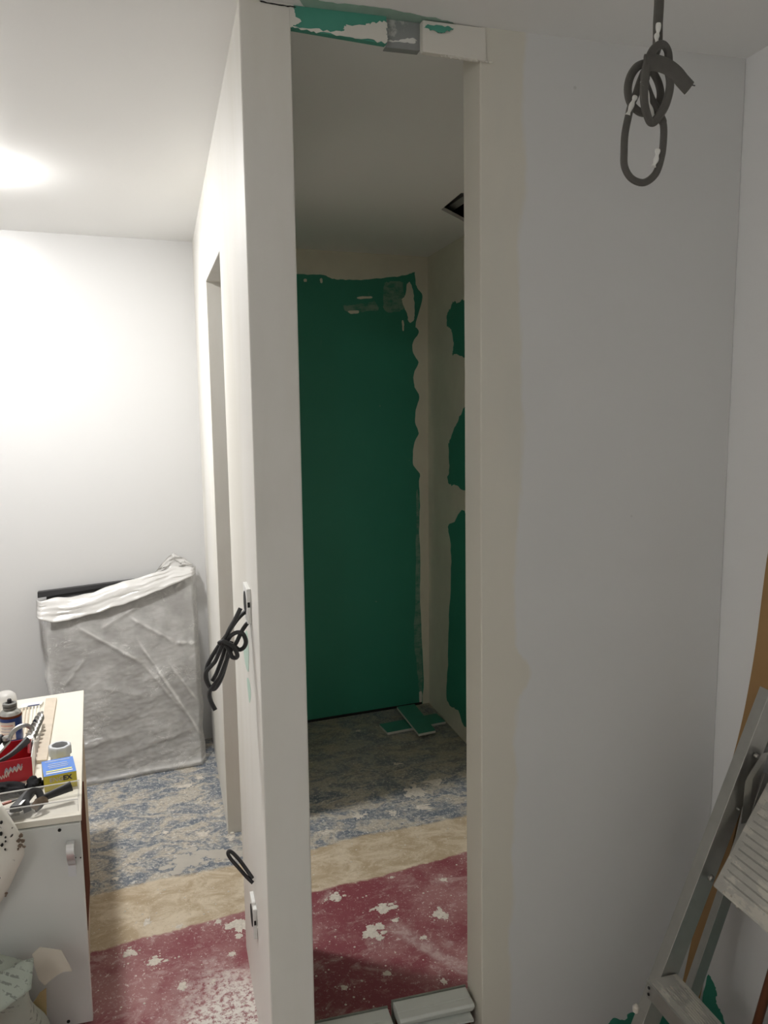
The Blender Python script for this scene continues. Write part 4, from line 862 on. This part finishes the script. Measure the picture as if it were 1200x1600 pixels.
part('strand', tube(bmn(), yy(a, [1.885, 1.875, 1.868, 1.868, 1.87, 1.872, 1.875, 1.88, 1.885, 1.885, 1.88]), CR, 8), 'black_cable', t, smooth=True)
a = [(0.162, 1.89, 1.1993), (0.1492, 1.89, 1.1755), (0.1349, 1.89, 1.1518), (0.1237, 1.89, 1.1279), (0.1124, 1.89, 1.104), (0.101, 1.89, 1.0769), (0.0916, 1.89, 1.0653), (0.0792, 1.89, 1.0509), (0.077, 1.89, 1.0324), (0.0837, 1.89, 1.0128)]
part('strand', tube(bmn(), yy(a, [1.862, 1.86, 1.86, 1.862, 1.865, 1.87, 1.872, 1.875, 1.88, 1.885]), CR, 8), 'black_cable', t, smooth=True)
a = [(0.1263, 1.89, 1.1183), (0.1359, 1.89, 1.1362), (0.1511, 1.89, 1.1442), (0.1644, 1.89, 1.1399), (0.1713, 1.89, 1.1205), (0.1663, 1.89, 1.1053), (0.1556, 1.89, 1.1), (0.1468, 1.89, 1.1071)]
part('strand', tube(bmn(), yy(a, [1.862, 1.856, 1.855, 1.855, 1.857, 1.86, 1.863, 1.866]), CR, 8), 'black_cable', t, smooth=True)
a = [(0.1102, 1.89, 1.1244), (0.1177, 1.89, 1.1284), (0.1294, 1.89, 1.1227), (0.1411, 1.89, 1.1139), (0.1494, 1.89, 1.0943), (0.1475, 1.89, 1.0851), (0.1386, 1.89, 1.0859), (0.1344, 1.89, 1.0957), (0.1261, 1.89, 1.1121), (0.1129, 1.89, 1.1195), (0.1102, 1.89, 1.1244)]
part('tied_knot', tube(bmn(), yy(a, [1.85, 1.846, 1.844, 1.845, 1.847, 1.852, 1.856, 1.86, 1.866, 1.86, 1.85]), CR, 8), 'black_cable', t, smooth=True)
a = [(0.0928, 1.89, 1.0181), (0.1023, 1.89, 1.0329), (0.1121, 1.89, 1.0571), (0.1205, 1.89, 1.0813), (0.1257, 1.89, 1.1028)]
part('strand', tube(bmn(), yy(a, [1.90, 1.90, 1.898, 1.895, 1.89]), CR, 8), 'black_cable', t, smooth=True)
# lower loop
t = thing('cable_loop', (0.15, 2.08, 0.35), 'short folded black cable loop poking out of the low socket frame', 'cable')
a = [(0.1813, 2.02, 0.4241), (0.165, 2.02, 0.4397), (0.1458, 2.02, 0.463), (0.1299, 2.02, 0.4837), (0.1221, 2.02, 0.4976), (0.124, 2.02, 0.5027), (0.1337, 2.02, 0.4975), (0.1496, 2.02, 0.4786), (0.1656, 2.02, 0.456), (0.1816, 2.02, 0.4332)]
part('strand', tube(bmn(), yy(a, [2.0, 2.01, 2.02, 2.025, 2.03, 2.035, 2.035, 2.03, 2.02, 2.005]), 0.005, 8), 'black_cable', t, smooth=True)
# ceiling cable with knot
t = thing('hanging_cable', (0.79, 1.2, 2.01), 'grey cable knotted into a loop hanging from ceiling near right corner', 'cable')
G = 0.0062
a = [(0.7817, 1.2, 2.4468), (0.7845, 1.2, 2.3469), (0.7856, 1.2, 2.2913), (0.7847, 1.2, 2.2575), (0.7848, 1.2, 2.2255), (0.7798, 1.2, 2.2051), (0.7691, 1.2, 2.1842), (0.765, 1.2, 2.1686), (0.7679, 1.2, 2.1526), (0.7732, 1.2, 2.1357), (0.7845, 1.2, 2.1144), (0.7909, 1.2, 2.1004), (0.7917, 1.2, 2.079), (0.7892, 1.2, 2.0544), (0.7797, 1.2, 2.0272), (0.7592, 1.2, 2.0122), (0.7369, 1.2, 2.0168), (0.7237, 1.2, 2.0336), (0.7219, 1.2, 2.0557), (0.7256, 1.2, 2.084), (0.7338, 1.2, 2.1124), (0.7411, 1.2, 2.1312), (0.7486, 1.2, 2.1471), (0.7582, 1.2, 2.1679), (0.7689, 1.2, 2.1879)]
part('strand', tube(bmn(), yy(a, [1.2] * 5 + [1.205, 1.205, 1.2, 1.195, 1.19, 1.185] + [1.185] * 8 + [1.19, 1.195, 1.2, 1.2, 1.205, 1.21]), lambda u: 0.0078 if u < 0.28 else (0.0066 if u < 0.45 else 0.0058), 8, flat=0.6, flat_dir=(0.3, 1, 0)), 'grey_cable', t, smooth=True)
a = [(0.798, 1.18, 2.1869), (0.7965, 1.18, 2.1962), (0.7902, 1.18, 2.2096), (0.7752, 1.18, 2.2138), (0.7575, 1.18, 2.2027), (0.7449, 1.18, 2.1783), (0.7413, 1.18, 2.1518), (0.7445, 1.18, 2.1248), (0.7567, 1.18, 2.104), (0.7659, 1.18, 2.1009), (0.7748, 1.18, 2.1083), (0.7867, 1.18, 2.1282), (0.7901, 1.18, 2.156), (0.7811, 1.18, 2.1797), (0.7624, 1.18, 2.192)]
part('knot_turn', tube(bmn(), yy(a, [1.19, 1.185, 1.18, 1.172, 1.168, 1.165, 1.165, 1.168, 1.174, 1.178, 1.178, 1.175, 1.17, 1.168, 1.17]), 0.0068, 8, flat=0.65, flat_dir=(0.2, 1, 0)), 'grey_cable', t, smooth=True)
a = [(0.7686, 1.2, 2.1974), (0.7505, 1.2, 2.19), (0.7385, 1.2, 2.1738), (0.7346, 1.2, 2.1545), (0.7398, 1.2, 2.1359), (0.7552, 1.2, 2.1237), (0.7714, 1.2, 2.1231), (0.785, 1.2, 2.1309), (0.7937, 1.2, 2.148), (0.7893, 1.2, 2.1688), (0.7747, 1.2, 2.1885), (0.7641, 1.2, 2.1951)]
part('knot_turn', tube(bmn(), a, 0.0066, 8, flat=0.65, flat_dir=(0.2, 1, 0)), 'grey_cable', t, smooth=True)
a = [(0.7417, 1.165, 2.1816), (0.7595, 1.165, 2.1833), (0.78, 1.165, 2.1796), (0.7962, 1.165, 2.1718), (0.8081, 1.165, 2.1617), (0.8212, 1.165, 2.1515)]
part('flat_tail', tube(bmn(), a, 0.0125, 10, flat=0.35, flat_dir=(0.1, 1, 0.0)), 'grey_cable', t, smooth=True)
for a in ([(0.7819, 1.194, 2.2547), (0.7812, 1.194, 2.2415), (0.7793, 1.194, 2.2338), (0.7808, 1.194, 2.2227)], [(0.7449, 1.194, 2.1438), (0.7396, 1.194, 2.1319), (0.7322, 1.194, 2.1142)], [(0.7577, 1.186, 2.1516), (0.7629, 1.186, 2.1331), (0.7692, 1.186, 2.1193), (0.7754, 1.186, 2.1074)], [(0.7789, 1.18, 2.0626), (0.7771, 1.18, 2.049), (0.7719, 1.18, 2.0361)]):
    part('paint_smear', tube(bmn(), a, lambda u: 0.0044 * (0.5 + 0.5 * abs(math.sin(7 * u + 0.6))), 8, flat=0.7, flat_dir=(0.3, 1, 0)), 'print_white', t, smooth=True)
a = [(0.8198, 1.165, 2.1571), (0.8314, 1.165, 2.1562)]
part('wire_end', tube(bmn(), a, 0.001, 6, 1), 'black_cable', t)

# ------------------------------------------------------------------ sill profiles on the floor of the opening
def sill(x0, x1, zt, label, tilt=0.0):
    t = thing('sill_profile', ((x0 + x1) / 2, 1.75, 0), label, 'sill', 'sill profiles')
    def ext(pr, xa, xb): return prism(bmn(), [(xa, y, z) for y, z in pr], (xb - xa, 0, tilt * (xb - xa)))
    pr = [(1.722, zt - 0.012), (1.719, zt - 0.006), (1.724, zt), (1.745, zt), (1.7465, zt - 0.002), (1.748, zt), (1.782, zt + 0.001), (1.789, zt - 0.004), (1.789, zt - 0.02), (1.775, zt - 0.03), (1.735, zt - 0.03)]
    part('cap', ext(pr, x0, x1), 'sill_pvc', t, bevel=0.0012)
    part('web', ext([(1.738, zt - 0.11), (1.738, zt - 0.0305), (1.780, zt - 0.0305), (1.780, zt - 0.11)], x0 + 0.004, x1 - 0.004), 'brown_wood' if x0 > 0.45 else 'sill_pvc', t)
    part('front_lip', ext([(1.712, zt - 0.040), (1.712, zt - 0.034), (1.7375, zt - 0.032), (1.7375, zt - 0.04)], x0, x1 - 0.006), 'sill_pvc', t)
    part('dark_edge', ext([(1.7895, zt - 0.10), (1.7895, zt + 0.001), (1.797, zt - 0.003), (1.797, zt - 0.10)], x0 - 0.002, x1 + 0.002), 'grey_green', t)  # dark grey-green strip along the far edge
    part('foot', ext([(1.704, 0.0005), (1.704, zt - 0.1105), (1.797, zt - 0.1105), (1.797, 0.0005)], x0, x1), 'grey_green', t)
    return t
sill(0.2875, 0.485, 0.163, 'pale plastic sill profile in the opening beside the pillar, lower one')
sill(0.500, 0.694, 0.176, 'pale plastic sill profile in the opening beside the right jamb, higher one')

# ------------------------------------------------------------------ plasterboard offcuts on the inner floor
def offcut(pts, z0, z1, label):
    t = thing('board_offcut', (sum(p[0] for p in pts) / 4, sum(p[1] for p in pts) / 4, min(z0) if isinstance(z0, list) else z0), label, 'plasterboard offcut', 'green plasterboard offcuts')
    zs = z0 if isinstance(z0, list) else [z0] * 4
    part('gypsum_core', hexa(bmn(), [(p[0], p[1], z) for p, z in zip(pts, zs)] + [(p[0], p[1], z + z1) for p, z in zip(pts, zs)]), 'gypsum', t)
    part('green_face', hexa(bmn(), [(p[0], p[1], z + z1 + 0.0001) for p, z in zip(pts, zs)] + [(p[0], p[1], z + z1 + 0.0009) for p, z in zip(pts, zs)]), 'green_offcut', t)
offcut([(1.042, 3.775), (1.372, 3.825), (1.362, 3.945), (1.030, 3.890)], 0.001, 0.012, 'green plasterboard offcut lying flat on the floor under the other')
offcut([(1.176, 3.675), (1.270, 3.690), (1.276, 4.06), (1.172, 4.05)], [0.0185, 0.0185, 0.0205, 0.0205], 0.012, 'green plasterboard offcut lying crosswise on top of the other')

# ------------------------------------------------------------------ folded step ladder in the right corner
t = thing('step_ladder', (1.15, 1.35, 0), 'plaster-smeared aluminium step ladder, folded, against the right wall', 'ladder')
def rail(bm, xb, zb, xt, zt, w, y0, y1, wall_t=0.003):
    # C channel: front flange facing left, web on the far side of y, open towards the middle
    d = Vector((xt - xb, 0, zt - zb)).normalized(); n = Vector((d.z, 0, -d.x)) * w
    def sl(a0, a1, ya, yb):
        p0, p1 = Vector((xb, 0, zb)), Vector((xt, 0, zt)); n0, n1 = n * a0, n * a1
        q = []
        for p in (p0, p1):
            q += [p + n0 + Vector((0, ya, 0)), p + n1 + Vector((0, ya, 0)), p + n1 + Vector((0, yb, 0)), p + n0 + Vector((0, yb, 0))]
        hexa(bm, q)
    sl(0, 0.06, y0, y1); sl(0.94, 1, y0, y1)
    ym = y0 if abs(y0 - 1.5) < 0.02 or abs(y1 - 1.0) < 0.0 else y0
    sl(0.06, 0.94, ym, ym + wall_t)
    return bm
# front rails: slope fitted along x(z) = 0.940 + 0.393 z
def fx_(z): return 0.940 + 0.3935 * z
for ya in (1.500, 1.120):
    part('front_rail', rail(bmn(), fx_(0.0), 0.0, fx_(1.0), 1.0, 0.046, ya, ya + 0.034), 'aluminium', t, bevel=0.0012)
def rx_(z): return 1.056 + 0.342 * z
for ya in (1.498, 1.150):
    part('rear_leg', rail(bmn(), rx_(0.0), 0.0, rx_(0.80), 0.80, 0.030, ya, ya + 0.022), 'aluminium', t, bevel=0.001)
# tread
z0 = 0.334
td = part('tread', box(bmn(), 1.036, 1.112, 1.128, 1.498, z0 - 0.004, z0), 'plastered_alu', t, bevel=0.001)
part('tread_lip', box(bmn(), 1.032, 1.037, 1.122, 1.499, z0 - 0.040, z0 + 0.001), 'aluminium', td, bevel=0.001)
part('tread_lip', box(bmn(), 1.108, 1.112, 1.128, 1.498, z0 - 0.030, z0 - 0.0045), 'aluminium', td)
for i in range(9):
    xx = 1.050 + 0.0062 * i
    part('rib', box(bmn(), xx, xx + 0.0042, 1.135, 1.47 - 0.01 * (i % 3), z0 + 0.0001, z0 + 0.0028), 'plastered_alu', td)
for zz in (0.322, 0.306):
    bm = lathe(bmn(), [(0.0035, 0), (0.0035, 0.002), (0, 0.002)], (0, 0, 0), 10); bmesh.ops.rotate(bm, verts=bm.verts, cent=(0, 0, 0), matrix=Matrix.Rotation(math.radians(-90), 3, 'Y'))
    bmesh.ops.translate(bm, verts=bm.verts, vec=(1.0318, 1.488, zz)); part('rivet', bm, 'hole_dark', td)
# lower tread, mostly below the frame
part('tread', box(bmn(), 0.952, 1.018, 1.128, 1.498, 0.066, 0.07), 'plastered_alu', t)
# folded-up platform
pA, pB = Vector((1.176, 0, 0.562)), Vector((1.322, 0, 0.812)); pd = (pB - pA).normalized(); pn = Vector((-pd.z, 0, pd.x))
def plat(bm, s0, s1, n0, n1, y0, y1):
    L = (pB - pA).length; q = []
    for s in (s0, s1):
        p = pA + pd * L * s
        q += [p + pn * n0 + Vector((0, y0, 0)), p + pn * n1 + Vector((0, y0, 0)), p + pn * n1 + Vector((0, y1, 0)), p + pn * n0 + Vector((0, y1, 0))]
    return hexa(bm, q)
pf = part('platform', plat(bmn(), 0, 1, -0.016, 0, 1.13, 1.47), 'plastered_alu', t, bevel=0.004)
for i in range(15):
    s = 0.06 + 0.062 * i
    part('rib', plat(bmn(), s, s + 0.052, 0.0001, 0.004, 1.135, 1.452 - 0.008 * (i % 2)), 'plastered_alu', pf)
    part('rib', plat(bmn(), s + 0.0545, s + 0.0595, 0.0001, 0.004, 1.135, 1.452), 'plastered_alu', pf)
bm = bmn(); rnd = random.Random(3)
for i in range(60):
    q = pA + pd * rnd.uniform(0.0, 0.03) + Vector((0, 1.14 + 0.32 * i / 60, 0)) + pn * rnd.uniform(-0.014, 0.002); r = rnd.uniform(0.002, 0.0055)
    lathe(bm, [(0, -r), (r, 0), (0, r)], q, 6)
part('dried_plaster', bm, 'plaster_drop', pf)['kind'] = 'stuff'
# hinge link, bolts and stop
part('hinge_link', hexa(bmn(), [(1.262, 1.482, 0.80), (1.282, 1.482, 0.80), (1.283, 1.488, 0.69), (1.262, 1.488, 0.69), (1.305, 1.482, 0.86), (1.325, 1.482, 0.86), (1.325, 1.488, 0.85), (1.305, 1.488, 0.85)]), 'aluminium', t)
for (q, r) in (((1.3005, 1.498, 0.8487), 0.006), ((1.1863, 1.49, 0.5682), 0.008), ((1.2576, 1.498, 0.7241), 0.003)):
    bm = lathe(bmn(), [(r, 0), (r, 0.006), (r * 0.6, 0.009), (0, 0.009)], (0, 0, 0), 14); bmesh.ops.rotate(bm, verts=bm.verts, cent=(0, 0, 0), matrix=Matrix.Rotation(math.radians(90), 3, 'X'))
    bmesh.ops.translate(bm, verts=bm.verts, vec=q); part('bolt', bm, 'steel', t, smooth=True)
blob_pts = [(1.0247, 1.499, 0.2474), (1.0119, 1.499, 0.2257)]
bm = bmn(); lathe(bm, [(0, -0.015), (0.007, -0.008), (0.008, 0.004), (0, 0.014)], (1.006, 1.498, 0.268), 8); part('dried_plaster', bm, 'plaster_drop', t, smooth=True)
for ya in (1.500, 1.120):
    part('rubber_foot', box(bmn(), 0.936, 0.990, ya - 0.003, ya + 0.037, 0.0, 0.03), 'black_plastic', t, bevel=0.003)

# bent brown strip behind the ladder
prf = catmull([(1.343, 1.520, 1.40), (1.342, 1.538, 1.30), (1.341, 1.556, 1.105), (1.339, 1.572, 0.98), (1.334, 1.588, 0.87), (1.305, 1.600, 0.70), (1.265, 1.603, 0.48), (1.222, 1.605, 0.25), (1.175, 1.606, 0.001)], 5)
bm = bmn(); rows = []
for p in prf:
    yr = p.y - 0.062
    rows.append([bm.verts.new((p.x, p.y, p.z)), bm.verts.new((p.x - 0.005, p.y, p.z)), bm.verts.new((p.x - 0.005, yr, p.z)), bm.verts.new((p.x, yr, p.z))])
for a, b in zip(rows, rows[1:]):
    for k in range(4): bm.faces.new((a[k], a[(k + 1) % 4], b[(k + 1) % 4], b[k]))
bm.faces.new(rows[0]); bm.faces.new(rows[-1][::-1])
solo('fibreboard_strip', bm, 'cardboard', 'brown bent fibreboard strip leaning in the corner behind the ladder', 'board')
# red-brown tool shaft and green board in the bottom right corner
t = thing('wooden_shaft', (1.29, 1.44, 0), 'dark red wooden shaft standing at the right wall behind the ladder', 'tool handle')
part('shaft', tube(bmn(), [(1.283, 1.478, 0.0), (1.322, 1.395, 0.50), (1.334, 1.37, 0.66)], 0.0105, 12, 1), 'handle_wood', t, smooth=True)
part('knob', lathe(bmn(), [(0, -0.012), (0.012, -0.006), (0.012, 0.006), (0, 0.012)], (1.334, 1.37, 0.66), 12), 'handle_wood', t, smooth=True)
solo('board_offcut', hexa(bmn(), [(1.318, 1.20, 0.0005), (1.330, 1.20, 0.0005), (1.330, 1.425, 0.0005), (1.318, 1.425, 0.0005), (1.333, 1.20, 0.42), (1.345, 1.20, 0.42), (1.345, 1.405, 0.42), (1.333, 1.405, 0.42)]), 'teal_board', 'green plasterboard offcut standing against the right wall by the wooden shaft', 'plasterboard offcut')
